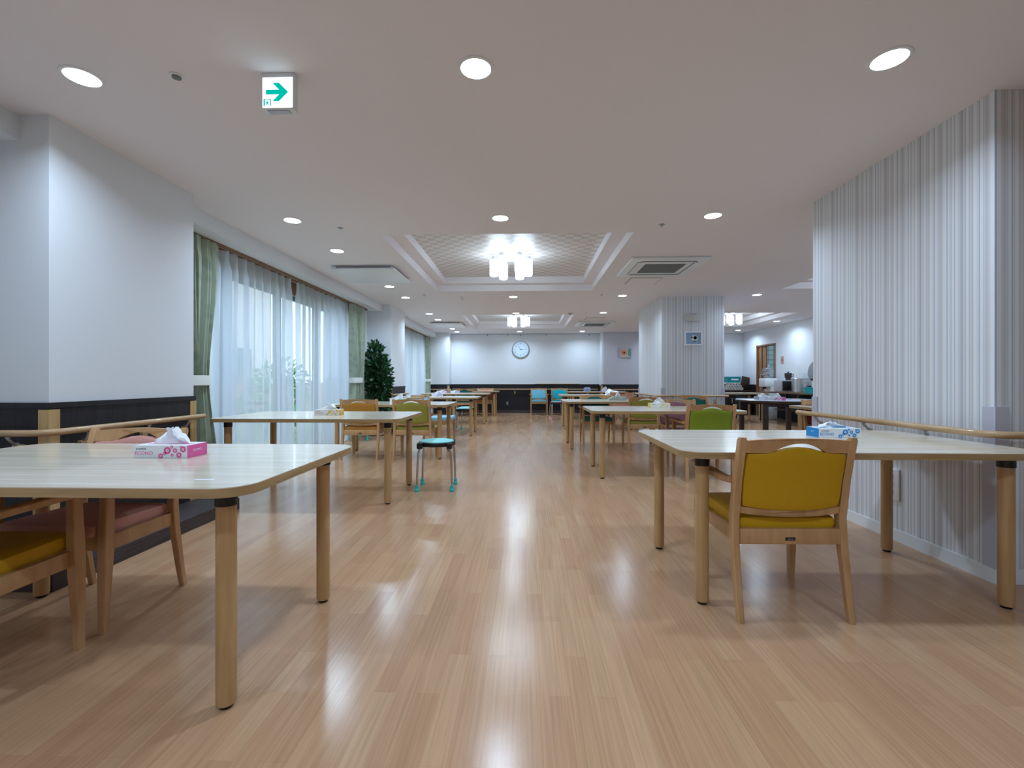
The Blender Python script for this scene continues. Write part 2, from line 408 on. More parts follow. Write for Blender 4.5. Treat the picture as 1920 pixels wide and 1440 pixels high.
# left side: pillars between windows
struct('wall_left', B().box(-3.4, XL, 2.45, 3.55, 0, H), M['wall'])
struct('wall_left', B().box(-3.4, XL, 8.82, 9.82, 0, H), M['wall'])
struct('wall_left', B().box(-3.4, -2.40, 14.05, YB+.2, 0, H), M['wall'])
struct('wall_left', B().box(-3.4, -3.2, -3.6, 2.45, 0, H), M['wall'])
for (y0, y1, w0, w1) in [(3.55, 8.82, 3.72, 8.15), (9.82, 14.05, 9.95, 13.95)]:
    b = B().box(-3.4, -3.2, y0, w0, 0, H).box(-3.4, -3.2, w1, y1, 0, H).box(-3.4, -3.2, w0, w1, 2.2, H)
    struct('wall_left', b, M['wall'])
# recess return next to the first window (white, flush with the drape)
struct('wall_left', B().box(-3.2, -3.1, 8.28, 8.82, 0, H), M['wall'])
for (y0, y1) in [(-3.6, 2.45), (3.55, 8.82), (9.82, 14.05)]:
    struct('trim_1', B().box(-3.2, -2.81, y0, y1, 2.36, H), M['wall'])
struct('wall_back', B().box(-3.4, XR+.2, YB, YB+.2, 0, H), M['wall'])
struct('wall_back', B().box(2.33, 4.0, 14.05, YB, 0, H), M['wall_grey'])
struct('wall_back', B().box(2.27, 2.33, 14.05, YB, 0, H), M['wall'])
struct('wall_rear', B().box(-3.4, XR+.2, -3.8, -3.6, 0, H), M['wall'])
struct('wall_right', B().box(XR, XR+.12, 3.88, 12.66, 0, H).box(XR, XR+.12, 13.6, YB+.2, 0, H).box(XR, XR+.12, 12.66, 13.6, 2.0, H), M['wall'])
struct('wall_right', B().box(2.37, XR+.12, 2.40, 3.88, 0, H), M['stripe'])
struct('wall_right', B().box(4.6, 4.8, -3.6, 2.40, 0, H), M['wall'])
struct('wall_middle', B().box(2.37, 3.46, 8.16, 9.80, 0, H), M['stripe'])
# kitchen beyond the doorway
struct('wall_kitchen', B().box(XR+1.45, XR+1.6, 11.5, 15, 0, H).box(XR+.12, XR+1.6, 14.2, 14.35, 0, H).box(XR+.12, XR+1.6, 11.4, 11.55, 0, H), M['tile'])

# wainscot, caps, baseboards and corner guards of the dark panelled walls
def wains(name, x0, x1, y0, y1):
    b = B().box(x0, x1, y0, y1, .0, .875); struct(name, b, M['dark_panel'])
def cap(x0, x1, y0, y1): struct('trim_2', B().box(x0, x1, y0, y1, .875, .906), M['dark_panel'])
def base(side, x0, x1, y0, y1, m='dark_base', h=.09): struct('baseboard_'+side, B().box(x0, x1, y0, y1, 0, h), M[m])
t_ = .012
for (xa, ya, yb) in [(XL, 2.45, 3.55), (XL, 8.82, 9.82)]:
    wains('wall_left', -3.2, xa+t_, ya-t_, yb)
    cap(-3.2, xa+t_+.008, ya-t_-.008, yb)
struct('wall_left', B().box(-3.2, -2.40+t_, 14.05-t_, YB, 0, .875), M['dark_panel']); cap(-3.2, -2.40+t_+.006, 14.05-t_-.006, YB)
struct('wall_back', B().box(-2.40, 2.27, YB-t_, YB, 0, .875), M['dark_panel']); cap(-2.40, 2.27, YB-t_-.008, YB)
struct('wall_back', B().box(2.27-t_, 4.0, 14.05-t_, 14.05, 0, .875).box(2.27-t_, 2.27, 14.05, YB, 0, .875), M['dark_panel']); cap(2.27-t_-.006, 4.0, 14.05-t_-.008, 14.05)
struct('wall_back', B().box(4.0, XR, YB-t_, YB, 0, .875), M['dark_panel']); cap(4.0, XR, YB-t_-.008, YB)
struct('wall_right', B().box(XR-t_, XR, 3.9, 12.6, 0, .875).box(XR-t_, XR, 13.66, YB, 0, .875), M['dark_panel'])
cap(XR-t_-.008, XR, 3.9, 12.6); cap(XR-t_-.008, XR, 13.66, YB)
base('back', -2.40, 2.27, YB-.03, YB-t_); base('back', 2.25, 4.0, 14.02, 14.05-t_); base('left', -3.2, XL+.03, 8.79, 9.82)
# low dark plinth round the foot of the first pillar
struct('trim_3', B().box(-3.2, -2.30, 2.15, 3.60, 0, .09, bev=.003), M['dark_base'])
# tan corner guards on the dark panelled corners
def lguard(cx, cy, sx, sy, z0, z1, m, wd=.055, th=.006, n='trim_4'):
    # wraps the corner at (cx,cy); faces extend towards -sx / -sy
    b = B().box(min(cx+sx*th, cx-sx*wd), max(cx+sx*th, cx-sx*wd), min(cy, cy+sy*th), max(cy, cy+sy*th), z0, z1)
    b.box(min(cx, cx+sx*th), max(cx, cx+sx*th), min(cy, cy-sy*wd), max(cy, cy-sy*wd), z0, z1)
    struct(n, b, M[m])
for (cx, cy, sx, sy) in [(XL+t_, 2.45-t_, 1, -1), (XL+t_, 3.55, 1, 1), (XL+t_, 8.82-t_, 1, -1), (-2.40+t_, 14.05-t_, 1, -1), (2.27-t_, 14.05-t_, -1, -1)]:
    lguard(cx, cy, sx, sy, .09, .868, 'trim_wood')
for (cx, cy, sx, sy) in [(2.37, 2.40, -1, -1), (2.37, 3.88, -1, 1), (2.37, 8.16, -1, -1), (3.46, 8.16, 1, -1), (2.37, 9.80, -1, 1)]:
    lguard(cx, cy, sx, sy, .07, .895, 'guard', .06, .007, 'trim_5')
base('right', 2.362, 2.37, 2.40, 3.88, 'base_white', .075); base('right', 2.362, 4.6, 2.392, 2.40, 'base_white', .075)
base('middle', 2.362, 2.37, 8.152, 9.8, 'base_white', .075); base('middle', 2.362, 3.468, 8.152, 8.16, 'base_white', .075)

# doorway into the kitchen with a sliding door
d1 = struct('door_1', B().box(XR-.02, XR+.14, 13.58, 13.64, 0, 2.03).box(XR-.02, XR+.14, 12.62, 12.66, 0, 2.03).box(XR-.02, XR+.14, 12.62, 13.64, 2.0, 2.04), M['door_wood'])
struct('door_leaf', B().box(XR+.02, XR+.06, 13.16, 13.58, .01, 2.0, .003).box(XR-.005, XR+.03, 13.36, 13.44, .01, 1.99, .003), M['door_wood'], d1)
struct('door_handle', B().tube([(XR-.0, 13.30, .72), (XR-.05, 13.30, .75), (XR-.05, 13.30, 1.18), (XR-.0, 13.30, 1.21)], .014), M['chrome'], d1)

# ---------------------------------------------------------------- windows
def window(n, y0, y1, div):
    b = B(); x0, x1 = -3.33, -3.25
    b.box(x0, x1, y0, y1, 0, .05).box(x0, x1, y0, y1, 2.15, 2.2).box(x0, x1, y0, y0+.05, .05, 2.15).box(x0, x1, y1-.05, y1, .05, 2.15)
    for k in range(1, div):
        y = y0+(y1-y0)*k/div; b.box(x0, x1, y-.035, y+.035, .05, 2.15)
    f = struct(n, b, M['alu'])
    struct('window_glass', B().box(-3.295, -3.29, y0+.05, y1-.05, .05, 2.15), M['glass'], f)
    struct('window_header', B().box(-3.2, -3.17, y0-.1, y1+.1, 2.19, 2.36), M['header_wood'], f)
    return f
window('window_1', 3.72, 8.15, 4); window('window_2', 9.95, 13.95, 4)

def curtain(name, y0, y1, z0, z1, amp, pitch, label, m, group=None, gather=None, x=-3.05, seed=0):
    """pleated cloth hanging in the plane x; gather=(z of the tie, fraction of width there, side)"""
    r = random.Random(seed); bm = bmesh.new(); n = int((y1-y0)/pitch*10); nz = 22
    ph = [r.uniform(-.5, .5) for _ in range(n+12)]
    rows = []
    for j in range(nz+1):
        z = z0+(z1-z0)*j/nz; row = []
        for i in range(n+1):
            u = i/n; y = y0+(y1-y0)*u
            a = 2*PI*(y-y0)/pitch+1.3*math.sin((y-y0)*2.1+seed)+.5*math.sin(z*1.1+y*3)
            A = amp*(.75+.35*math.sin(y*4.3+seed))*(1 if z < z1-.15 else .6)
            sn = math.sin(a); sn = math.copysign(abs(sn)**(.6 if gather else 1), sn)
            xx = x+A*sn+.3*A*math.sin(2.3*a+1)
            yy = y+.35*amp*math.sin(a*.5+z*.8)
            if gather:
                zt, fr, cy = gather
                k = max(0, 1-abs(z-zt)/(1.05 if z > zt else .75)); k = k*k*(3-2*k)
                s_ = 1-(1-fr)*k; yc = y0+(y1-y0)*cy
                yy = yc+(yy-yc)*s_
                xx = x+(xx-x)*(1+.2*k)
            row.append(bm.verts.new((xx, yy, z)))
        rows.append(row)
    for j in range(nz):
        for i in range(n): bm.faces.new((rows[j][i], rows[j][i+1], rows[j+1][i+1], rows[j+1][i]))
    b = B(); b.merge(bm); o = b.obj(name, m); tag(o, label, 'curtain', group); return o
curtain('sheer_curtain', 4.22, 5.85, .02, 2.335, .055, .15, 'white sheer curtain on the left half of the big near window', M['sheer'], seed=1)
curtain('sheer_curtain', 5.99, 7.80, .02, 2.335, .055, .145, 'white sheer curtain on the right half of the big near window', M['sheer'], seed=2)
curtain('sheer_curtain', 9.9, 13.65, .02, 2.335, .05, .15, 'white sheer curtain across the far window behind the plant', M['sheer'], seed=3)
DR = [('pale green patterned drape tied back beside the near left pillar', 3.66, 4.34, 4), ('pale green patterned drape tied back beside the potted ficus', 7.66, 8.26, 5),
      ('pale green patterned drape tied back in the far corner window', 13.55, 14.0, 6)]
for lab, a, b_, sd in DR:
    o = curtain('drape', a, b_, .02, 2.335, .050, .115, lab, M['drape'], gather=(1.03, .62, .45), seed=sd, x=-2.98)
    yc = a+(b_-a)*.45; hw = (b_-a)*.34
    B().lathe([(1, -.045), (1.02, 0), (1, .045)], c=(0, 0, 0), seg=24, sx=.088, sy=hw*1.05, cap=False).obj('tieback', M['tie'], o, loc=(-2.985, yc, 1.03))
for lab, a, b_ in [('thin brown curtain rail above the big near window', 3.58, 8.5), ('thin brown curtain rail above the far window', 9.85, 14.03)]:
    o = B().box(-3.10, -3.075, a, b_, 2.336, 2.36).box(-3.02, -2.98, a, b_, 2.338, 2.36, bev=.003).obj('curtain_rail', M['header_wood']); tag(o, lab, 'curtain rail')

# ---------------------------------------------------------------- outside, seen through the voile
struct('ground', B().box(-26, -3.42, -12, 30, -.2, -.1), M['soil'])
def leaves(bm, n, c, rad, size, r, squash=1.0, shell=.55, up=.0, lim=None):
    for _ in range(n):
        while True:
            p = Vector((r.uniform(-1, 1), r.uniform(-1, 1), r.uniform(-1, 1)))
            if shell < p.length < 1: break
        q = Vector((p.x*rad[0], p.y*rad[1], p.z*rad[2]))+Vector(c)
        d = (p+Vector((r.uniform(-.6, .6), r.uniform(-.6, .6), r.uniform(-.7, .3)+up))).normalized()
        s_ = d.cross(Vector((r.uniform(-1, 1), r.uniform(-1, 1), r.uniform(-1, 1)))).normalized()
        if lim and ((q+d*size*1.3).x < lim[0] or (q+d*size*1.3).y > lim[1]): d = Vector((abs(d.x), -abs(d.y), d.z))
        if lim: q.x = max(q.x, lim[0]+.03); q.y = min(q.y, lim[1]-.03)
        L = size*r.uniform(.7, 1.25); W = L*.2; nn = d.cross(s_)*L*.06
        v = [bm.verts.new(q+x) for x in (Vector(), d*L*.35+s_*W, d*L*.75+s_*W*.8, d*L, d*L*.75-s_*W*.8, d*L*.35-s_*W, d*L*.5-nn)]
        bm.faces.new((v[0], v[1], v[2], v[6])); bm.faces.new((v[6], v[2], v[3])); bm.faces.new((v[6], v[3], v[4])); bm.faces.new((v[0], v[6], v[4], v[5]))
SH = [(-5.0, 4.6, 1.0, 'low leafy shrub outside nearest the left drape'), (-5.3, 6.6, .8, 'short leafy shrub outside the middle of the near window'), (-5.2, 9.3, 1.1, 'rounded shrub outside by the end of the near window'),
      (-6.4, 11.8, 1.5, 'tall bushy shrub outside between the two windows'), (-5.8, 14.6, 1.3, 'broad shrub outside at the start of the far window')]
for i, (x, y, h, lab) in enumerate(SH):
    t = thing('garden_shrub', lab, 'shrub', (x, y, -.1), 0, 'shrubs in the garden outside')
    r = random.Random(40+i); bm = bmesh.new(); leaves(bm, 420, (0, 0, h*.62), (.62, .75, h*.5), .17, r)
    b = B(); b.merge(bm); b.obj('foliage', M['leaf_out'], t)
    B().tube([(0, 0, 0), (.02, .03, h*.4), (-.03, .02, h*.9)], .03).obj('stem', M['bark'], t)
t = thing('garden_tree', 'slender young tree outside the left half of the near window', 'tree', (-6.2, 5.8, -.1))
r = random.Random(77); bm = bmesh.new(); leaves(bm, 800, (0, 0, 3.0), (1.3, 1.5, 1.3), .2, r, shell=.3)
b = B(); b.merge(bm); b.obj('foliage', M['leaf_out'], t)
B().tube([(0, 0, 0), (.05, .1, 1.2), (-.05, .05, 2.2), (.1, 0, 3.4)], [.07, .06, .05, .02]).obj('trunk', M['bark'], t)
t = thing('house', 'pale neighbouring house beyond the garden', 'house', (-12, 9.5, -.1))
b = B().box(-1.5, 1.5, -7, 9, 0, 5.6); b.obj('wall', M['siding'], t, smooth=False)
for y in (-5, -2, 1, 4, 7):
    f = B().box(1.5, 1.54, y-.6, y+.6, 1.0, 2.3).obj('window', M['alu'], t, smooth=False)
    B().box(1.54, 1.545, y-.54, y+.54, 1.06, 2.24).obj('pane', M['glass'], f, smooth=False)
B().prism([(-2, 5.6), (2, 5.6), (0, 7)], -7.4, 9.4, 'XZ').obj('roof', M['brick'], t, smooth=False)
tag(B().box(-8.05, -7.95, -6, 26, -.1, .95).obj('garden_wall', M['brick'], smooth=False), 'low pinkish brick garden wall beyond the shrubs', 'garden wall')

# ---------------------------------------------------------------- handrails
def handrail(label, path, brackets, name='handrail'):
    """path = rail centre line; brackets = [(x,y, nx,ny)] point on the rail and direction towards the wall (with distance)"""
    t = thing(name, label, 'handrail', (path[0][0], path[0][1], 0))
    ox, oy = path[0][0], path[0][1]
    P = [(x-ox, y-oy, z) for x, y, z in path]
    B().tube(P, .0185, 14).obj('rail', M['rail'], t)
    for (x, y, dx, dy) in brackets:
        x -= ox; y -= oy; z = path[0][2]-.018
        L = math.hypot(dx, dy); ux, uy = dx/L, dy/L; px_, py_ = -uy, ux
        b = B()
        b.tube([(x, y, z-.001), (x, y, z-.012), (x+ux*L*.45, y+uy*L*.45, z-.045), (x+ux*L*.72, y+uy*L*.72, z-.047)], .0085, 8)
        b.lathe([(.013, -.003), (.013, .003)], (x, y, z-.004), 10)
        br = b.obj('bracket', M['silver'], t)
        c0, c1 = L*.52, L
        xs = [x+ux*c0-px_*.022, x+ux*c1-px_*.022, x+ux*c1+px_*.022, x+ux*c0+px_*.022]
        ys = [y+uy*c0-py_*.022, y+uy*c1-py_*.022, y+uy*c1+py_*.022, y+uy*c0+py_*.022]
        B().box(min(xs), max(xs), min(ys), max(ys), z-.125, z-.05, bev=.003).obj('mounting_block', M['rail'], br)
    return t
ZR = .745
def arc(cx, cy, r_, a0, a1, z, n=7): return [(cx+r_*math.cos(a0+(a1-a0)*k/n), cy+r_*math.sin(a0+(a1-a0)*k/n), z) for k in range(n+1)]
handrail('long tan handrail round the dark panelled near left pillar', [(-3.15, 2.37, ZR)]+[(-2.68, 2.37, ZR)]+arc(-2.68, 2.47, .10, -PI/2, 0, ZR)[1:]+[(-2.58, 3.585, ZR)],
         [(-2.78, 2.37, 0, .068), (-3.1, 2.37, 0, .068), (-2.58, 2.62, -.048, 0), (-2.58, 3.05, -.048, 0), (-2.58, 3.42, -.048, 0)])
handrail('short tan handrail on the pillar behind the potted ficus', [(-3.0, 8.74, ZR)]+[(-2.66, 8.74, ZR)]+arc(-2.66, 8.84, .08, -PI/2, 0, ZR)[1:]+[(-2.575, 9.86, ZR)],
         [(-2.8, 8.74, 0, .068), (-2.575, 9.1, -.052, 0), (-2.575, 9.7, -.052, 0)])
handrail('far left tan handrail on the corner pillar under the green drape', [(-3.0, 13.97, ZR), (-2.32, 13.97, ZR)], [(-2.85, 13.97, 0, .068), (-2.5, 13.97, 0, .068)])
handrail('long tan handrail along the dark back wall below the clock', [(-2.36, 14.42, ZR), (2.22, 14.42, ZR)], [(x, 14.42, 0, .068) for x in (-2.1, -1.1, -.38, .9, 1.9)])
handrail('tan handrail on the grey wall under the orange print', [(2.26, 13.97, ZR), (3.95, 13.97, ZR)], [(x, 13.97, 0, .068) for x in (2.5, 2.95, 3.4)])
handrail('tan handrail bending round the striped near right wall', [(2.29, 3.96, ZR+.015), (2.29, 2.42, ZR+.015)]+arc(2.39, 2.42, .10, PI, 1.5*PI, ZR+.015)[1:]+[(4.4, 2.32, ZR+.015)],
         [(2.29, 3.72, .08, 0), (2.29, 3.2, .08, 0), (2.29, 2.72, .08, 0), (2.75, 2.32, 0, .08), (3.6, 2.32, 0, .08)])
handrail('tan handrail round the striped column in the middle', [(2.29, 9.75, ZR+.01), (2.29, 8.17, ZR+.01)]+arc(2.37, 8.17, .08, PI, 1.5*PI, ZR+.01)[1:]+[(3.5, 8.09, ZR+.01)],
         [(2.29, 9.3, .08, 0), (2.29, 8.6, .08, 0), (2.55, 8.09, 0, .07), (3.3, 8.09, 0, .07)])

# ---------------------------------------------------------------- downlights
def downlight():
    t = thing('downlight', '', 'ceiling light', (0, 0, H))
    B().lathe([(.070, -.001), (.071, -.007), (.084, -.006), (.087, -.001)], seg=28, cap=False).obj('trim_ring', M['white_plastic'], t)
    B().lathe([(.071, -.006), (.0005, -.0061)], seg=28, cap=False).obj('lens', M['lens'], t)
    return t
LD = bpy.data.lights.new('downlight_lamp', 'AREA'); LD.shape = 'DISK'; LD.size = .13; LD.energy = LAMP_W; LD.color = LAMP_COL; LD.spread = math.radians(150)
XC = {-2.15: 'left', -.24: 'middle', 1.655: 'right'}
DL = [(-2.15, 2.15, 'large round downlight at the upper left of the exit sign'), (-.24, 2.15, 'large round downlight top centre just right of the exit sign'), (1.655, 2.15, 'large round downlight before the striped right wall'),
 (-2.15, 4.14, 'round downlight beside the top of the near window'), (-.24, 4.14, 'round downlight centred before the near ceiling recess'), (1.655, 4.14, 'round downlight before the striped wall end, right of the near recess'),
 (-2.15, 5.13, 'round downlight just in front of the near white ceiling panel'), (-2.15, 7.11, 'round downlight just behind the near white ceiling panel'),
 (-2.15, 8.07, 'round downlight near the first far left pillar top'), (-.24, 8.05, 'round downlight centred between the two ceiling recesses'), (1.655, 8.01, 'round downlight behind the near air conditioner grille'),
 (3.94, 7.99, 'round downlight right of the striped column top'), (1.655, 10.02, 'round downlight just left of the striped column'), (-2.15, 10.05, 'round downlight by the start of the far window beam'),
 (-.24, 10.03, 'round downlight at the front edge of the far recess'), (-2.15, 11.03, 'round downlight in front of the far white ceiling panel'), (-2.12, 12.97, 'round downlight behind the far white ceiling panel'),
 (-2.12, 13.83, 'round downlight in the far left corner'), (-.22, 13.78, 'round downlight right above the wall clock'), (1.655, 13.8, 'round downlight close to the back wall on the right'),
 (6.19, 13.66, 'round downlight in the far right corner beyond the column'), (6.2, 11.6, 'round downlight over the kitchen counter wall')]
HID = [(-2.15, .15), (-.24, .15), (1.655, .15), (-2.15, -1.85), (-.24, -1.85), (1.655, -1.85), (3.94, 4.14), (6.2, 4.6), (6.2, 7.0), (3.94, 9.6), (3.94, 13.3), (6.2, 9.4)]
def lamp_for(t, e=1.0):
    lo = bpy.data.objects.new('downlight_lamp', LD); C.objects.link(lo); lo.parent = t; lo.location = (0, 0, -.003)
d0 = downlight()
for i, (x, y, lab) in enumerate(DL):
    o = d0 if i == 0 else dup(d0, (x, y, H))
    o.location = (x, y, H); o['label'] = lab; o['group'] = 'round ceiling downlights'
for i, (x, y) in enumerate(HID):
    o = dup(d0, (x, y, H)); o['label'] = 'round downlight outside the view, in the rows overhead'; o['group'] = 'downlights outside the view'
for o in [o for o in list(C.objects) if o.name.startswith('downlight') and o.type == 'EMPTY']: lamp_for(o)

# ---------------------------------------------------------------- chandeliers
def chandelier(x, y, lab):
    t = thing('chandelier', lab, 'ceiling lamp', (x, y, H+.2), 0, 'glass cylinder ceiling lamps')
    B().lathe([(.09, 0), (.09, -.03), (.03, -.04), (.012, -.04)], seg=24).obj('ceiling_plate', M['white_plastic'], t)
    for k in range(6):
        a = PI/3*k; cx, cy = .225*math.cos(a), .225*math.sin(a)
        arm = B().tube([(.05*math.cos(a), .05*math.sin(a), -.02), (cx*.8, cy*.8, -.02), (cx, cy, -.03)], .008, 8).lathe([(.035, -.03), (.042, -.05), (.045, -.07)], (cx, cy, 0), 18).obj('arm', M['chrome'], t)
        B().lathe([(.046, -.07), (.056, -.078), (.058, -.10), (.058, -.265), (.052, -.285), (.03, -.29)], (cx, cy, 0), 22).obj('glass_shade', M['shade'], t)
    return t
c0 = chandelier(-.21, 6.08, 'lit ceiling lamp of white glass cylinders in the near recess')
for (x, y, lab) in [(-.21, 11.66, 'lit ceiling lamp of white glass cylinders in the far recess before the clock'), (5.0, 11.45, 'lit ceiling lamp of glass cylinders right of the striped column'), (5.0, 6.05, 'ceiling lamp in the right recess behind the striped wall')]:
    dup(c0, (x, y, H+.2), 0, lab)

# ---------------------------------------------------------------- ceiling equipment
def panel_unit(x, y, lab):
    t = thing('ceiling_panel', lab, 'ceiling panel', (x, y, H))
    B().box(-.41, .41, -.41, .41, -.055, -.035, bev=.006).obj('cover', M['white_plastic'], t)
    B().box(-.36, .36, -.36, .36, -.036, 0).obj('housing', M['guard'], t)
panel_unit(-2.10, 6.19, 'flat white square panel hanging under the ceiling by the near window')
panel_unit(-2.05, 11.85, 'flat white square panel hanging under the ceiling by the far window')
def cassette(x, y, lab):
    t = thing('air_conditioner', lab, 'air conditioner', (x, y, H), 0, 'ceiling air conditioners')
    B().box(-.47, .47, -.47, .47, -.03, 0, bev=.01).obj('frame', M['white_plastic'], t)
    b = B()
    for k in range(22):
        yy = -.22+.44*(k+.5)/22; b.box(-.245, .245, yy-.006, yy+.006, -.037, -.030)
    b.box(-.25, .25, -.23, .23, -.034, -.0295); b.obj('grille', M['grille'], t)
    for (a, c_, d, e) in [(-.33, .33, -.36, -.325), (-.33, .33, .325, .36), (-.36, -.325, -.33, .33), (.325, .36, -.33, .33)]:
        f = B().box(a, c_, d, e, -.0345, -.029).obj('louvre', M['slot'], t)
        f2 = B().box(a+.004, c_-.004, d+.008, e-.002, -.038, -.033, bev=.001).obj('flap', M['white_plastic'], f)
cassette(1.72, 5.97, 'square ceiling air conditioner right of the near recess')
cassette(1.75, 11.95, 'square ceiling air conditioner right of the far recess')
def hatch(x, y, lab):
    t = thing('access_hatch', lab, 'ceiling hatch', (x, y, H))
    B().box(-.225, .225, -.225, .225, -.004, 0).obj('frame', M['grille'], t); B().box(-.215, .215, -.215, .215, -.006, -.003).obj('cover', M['ceiling'], t)
hatch(1.72, 6.85, 'small square access hatch behind the near air conditioner'); hatch(1.62, 11.05, 'small access hatch before the far air conditioner')
def sprinkler(x, y, lab):
    t = thing('sprinkler', lab, 'sprinkler', (x, y, H), 0, 'ceiling sprinklers')
    B().lathe([(.028, 0), (.028, -.003), (.02, -.005)], seg=16).obj('rosette', M['silver'], t)
    B().lathe([(.006, -.004), (.006, -.018), (.013, -.019), (.013, -.022)], seg=12).obj('head', M['chrome'], t)
for x, y, lab in [(-1.80, 4.37, 'small sprinkler between the downlights left of the near recess'), (1.27, 4.37, 'small sprinkler right of the near recess edge'),
                  (-1.77, 7.85, 'small sprinkler behind the near recess on the left'), (1.28, 7.9, 'small sprinkler behind the near recess on the right'), (1.28, 10.0, 'small sprinkler before the far recess on the right')]: sprinkler(x, y, lab)
def detector(x, y, lab, r_=.05, m='white_plastic'):
    t = thing('smoke_detector', lab, 'detector', (x, y, H))
    B().lathe([(r_, 0), (r_, -.012), (r_*.7, -.022), (r_*.4, -.03)], seg=20).obj('body', M[m], t)
    B().lathe([(r_*.32, -.03), (r_*.3, -.036), (.002, -.037)], seg=14).obj('sensor', M['slot'], t)
detector(-1.14, 8.07, 'white round detector behind the near recess', .05); detector(.95, 10.07, 'grey round detector before the far recess', .06, 'silver')
t = thing('spotlight_sensor', 'small grey speaker-like sensor left of the exit sign', 'sensor', (-1.69, 2.16, H))
B().lathe([(.03, 0), (.03, -.005), (.022, -.006)], seg=20).obj('ring', M['white_plastic'], t); B().lathe([(.021, -.002), (.02, -.012), (.004, -.014)], seg=16).obj('eye', M['grille'], t)
# picture rail hooks above the clock
for x, lab in [(-1.25, 'picture hook on the rail far left of the clock'), (-.61, 'picture hook on the rail left of the clock'), (-.20, 'picture hook on the rail above the clock'), (.62, 'picture hook on the rail right of the clock'), (1.95, 'picture hook on the rail at the right end')]:
    tag(B().box(x-.012, x+.012, YB-.02, YB, 2.44, 2.475, bev=.002).obj('picture_hook', M['grille']), lab, 'picture hook', 'hooks on the picture rail')
tag(B().box(-2.38, 2.26, YB-.012, YB, 2.478, 2.492).obj('picture_rail', M['guard'], smooth=False), 'thin metal picture rail along the top of the back wall', 'picture rail')

# exit sign
t = thing('exit_sign', 'hanging square exit sign with a green arrow pointing right', 'exit sign', (-1.19, 2.175, H))
B().box(-.078, .078, -.022, .022, -.175, 0, bev=.004).obj('housing', M['white_plastic'], t)
pn = B().box(-.073, .073, -.0245, -.0215, -.168, -.024, bev=.001).obj('lit_panel', M['sign_lit'], t)
B().box(-.055, .05, -.014, .014, -.179, -.174).obj('lower_lens', M['silver'], t)
ar = [(-.0555, -.084), (.0088, -.084), (-.024, -.051), (.0075, -.051), (.0525, -.095), (.0075, -.139), (-.024, -.139), (.0088, -.106), (-.0555, -.106)]
B().prism(ar, -.0252, -.0246, 'XZ').obj('arrow', M['sign_green'], pn, smooth=False)
b = B().box(-.067, -.060, -.0252, -.0246, -.160, -.128).box(-.036, -.031, -.0252, -.0246, -.160, -.128).box(-.060, -.036, -.0252, -.0246, -.1305, -.128)
b.lathe([(.0028, -.0252), (.0028, -.0246)], (-.0475, 0, -.136), 10, 'Y')
b.prism([(-.054, -.140), (-.046, -.140), (-.041, -.145), (-.042, -.147), (-.046, -.145), (-.045, -.150), (-.041, -.157), (-.044, -.158), (-.049, -.151), (-.054, -.158), (-.057, -.156), (-.052, -.148), (-.053, -.144), (-.057, -.146), (-.058, -.144)], -.0252, -.0246, 'XZ')
b.obj('running_figure', M['sign_green'], pn, smooth=False)

# clock
t = thing('wall_clock', 'large round silver wall clock reading five to three on the back wall', 'clock', (-.197, YB, 2.005))
B().lathe([(.25, 0), (.275, -.02), (.272, -.045), (.255, -.05), (.243, -.035)], seg=48, axis='Y', cap=False).obj('rim', M['silver'], t)
face = B().lathe([(.001, -.03), (.245, -.03)], seg=48, axis='Y', cap=False).obj('face', mat('clock_face', lin(206, 224, 236), .5), t)
for k in range(1, 13):
    a = PI/2-k*PI/6
    text_mesh(str(k), .058, M['black'], 'numeral', face, (.185*math.cos(a), -.0325, .185*math.sin(a)), (PI/2, 0, 0))
def hand(name, ang, L, w_):
    a = math.radians(90-ang); ux, uz = math.cos(a), math.sin(a); nx, nz = -uz, ux
    B().prism([(-ux*.03+nx*w_, -uz*.03+nz*w_), (ux*L+nx*w_*.4, uz*L+nz*w_*.4), (ux*L-nx*w_*.4, uz*L-nz*w_*.4), (-ux*.03-nx*w_, -uz*.03-nz*w_)], -.037, -.035, 'XZ').obj(name, M['black'], t, smooth=False)
hand('minute_hand', 324, .17, .006); hand('hour_hand', 89, .12, .008)

# pictures, alarm box, notices
def picture(name, label, x, y, z, w_, h_, fw, frame, back, marks):
    t = thing(name, label, 'picture', (x, y, z))
    b = B().box(-w_/2, w_/2, -.02, 0, h_/2-fw, h_/2).box(-w_/2, w_/2, -.02, 0, -h_/2, -h_/2+fw).box(-w_/2, -w_/2+fw, -.02, 0, -h_/2+fw, h_/2-fw).box(w_/2-fw, w_/2, -.02, 0, -h_/2+fw, h_/2-fw)
    b.obj('frame', frame, t, smooth=False)
    p = B().box(-w_/2+fw, w_/2-fw, -.010, -.002, -h_/2+fw, h_/2-fw).obj('print', back, t, smooth=False)
    for (kind, a, c_, r1, r2, m) in marks:
        if kind == 'o': B().lathe([(r1, -.0105), (r2, -.0112)], (a, 0, c_), 20, 'Y').obj('motif', m, p, smooth=False)
        else: B().box(a-r1, a+r1, -.0112, -.0103, c_-r2, c_+r2).obj('motif', m, p, smooth=False)
wp = M['white_plastic']
def col(n, *c): return mat(n, lin(*c), .7)
picture('framed_print', 'white framed blue print with a small cream figure on the striped column', 2.92, 8.158, 1.765, .305, .245, .022, wp, col('blue_print', 140, 166, 196), 
        [('o', .015, 0, .06, .058, col('cream_blob', 206, 212, 206)), ('o', -.035, .015, .022, .02, col('grey_blob', 170, 184, 196)), ('o', .03, .01, .035, .03, col('pale_yellow_blob', 208, 206, 178)), ('b', .0, -.05, .05, .008, col('grey_ground', 168, 180, 190))])
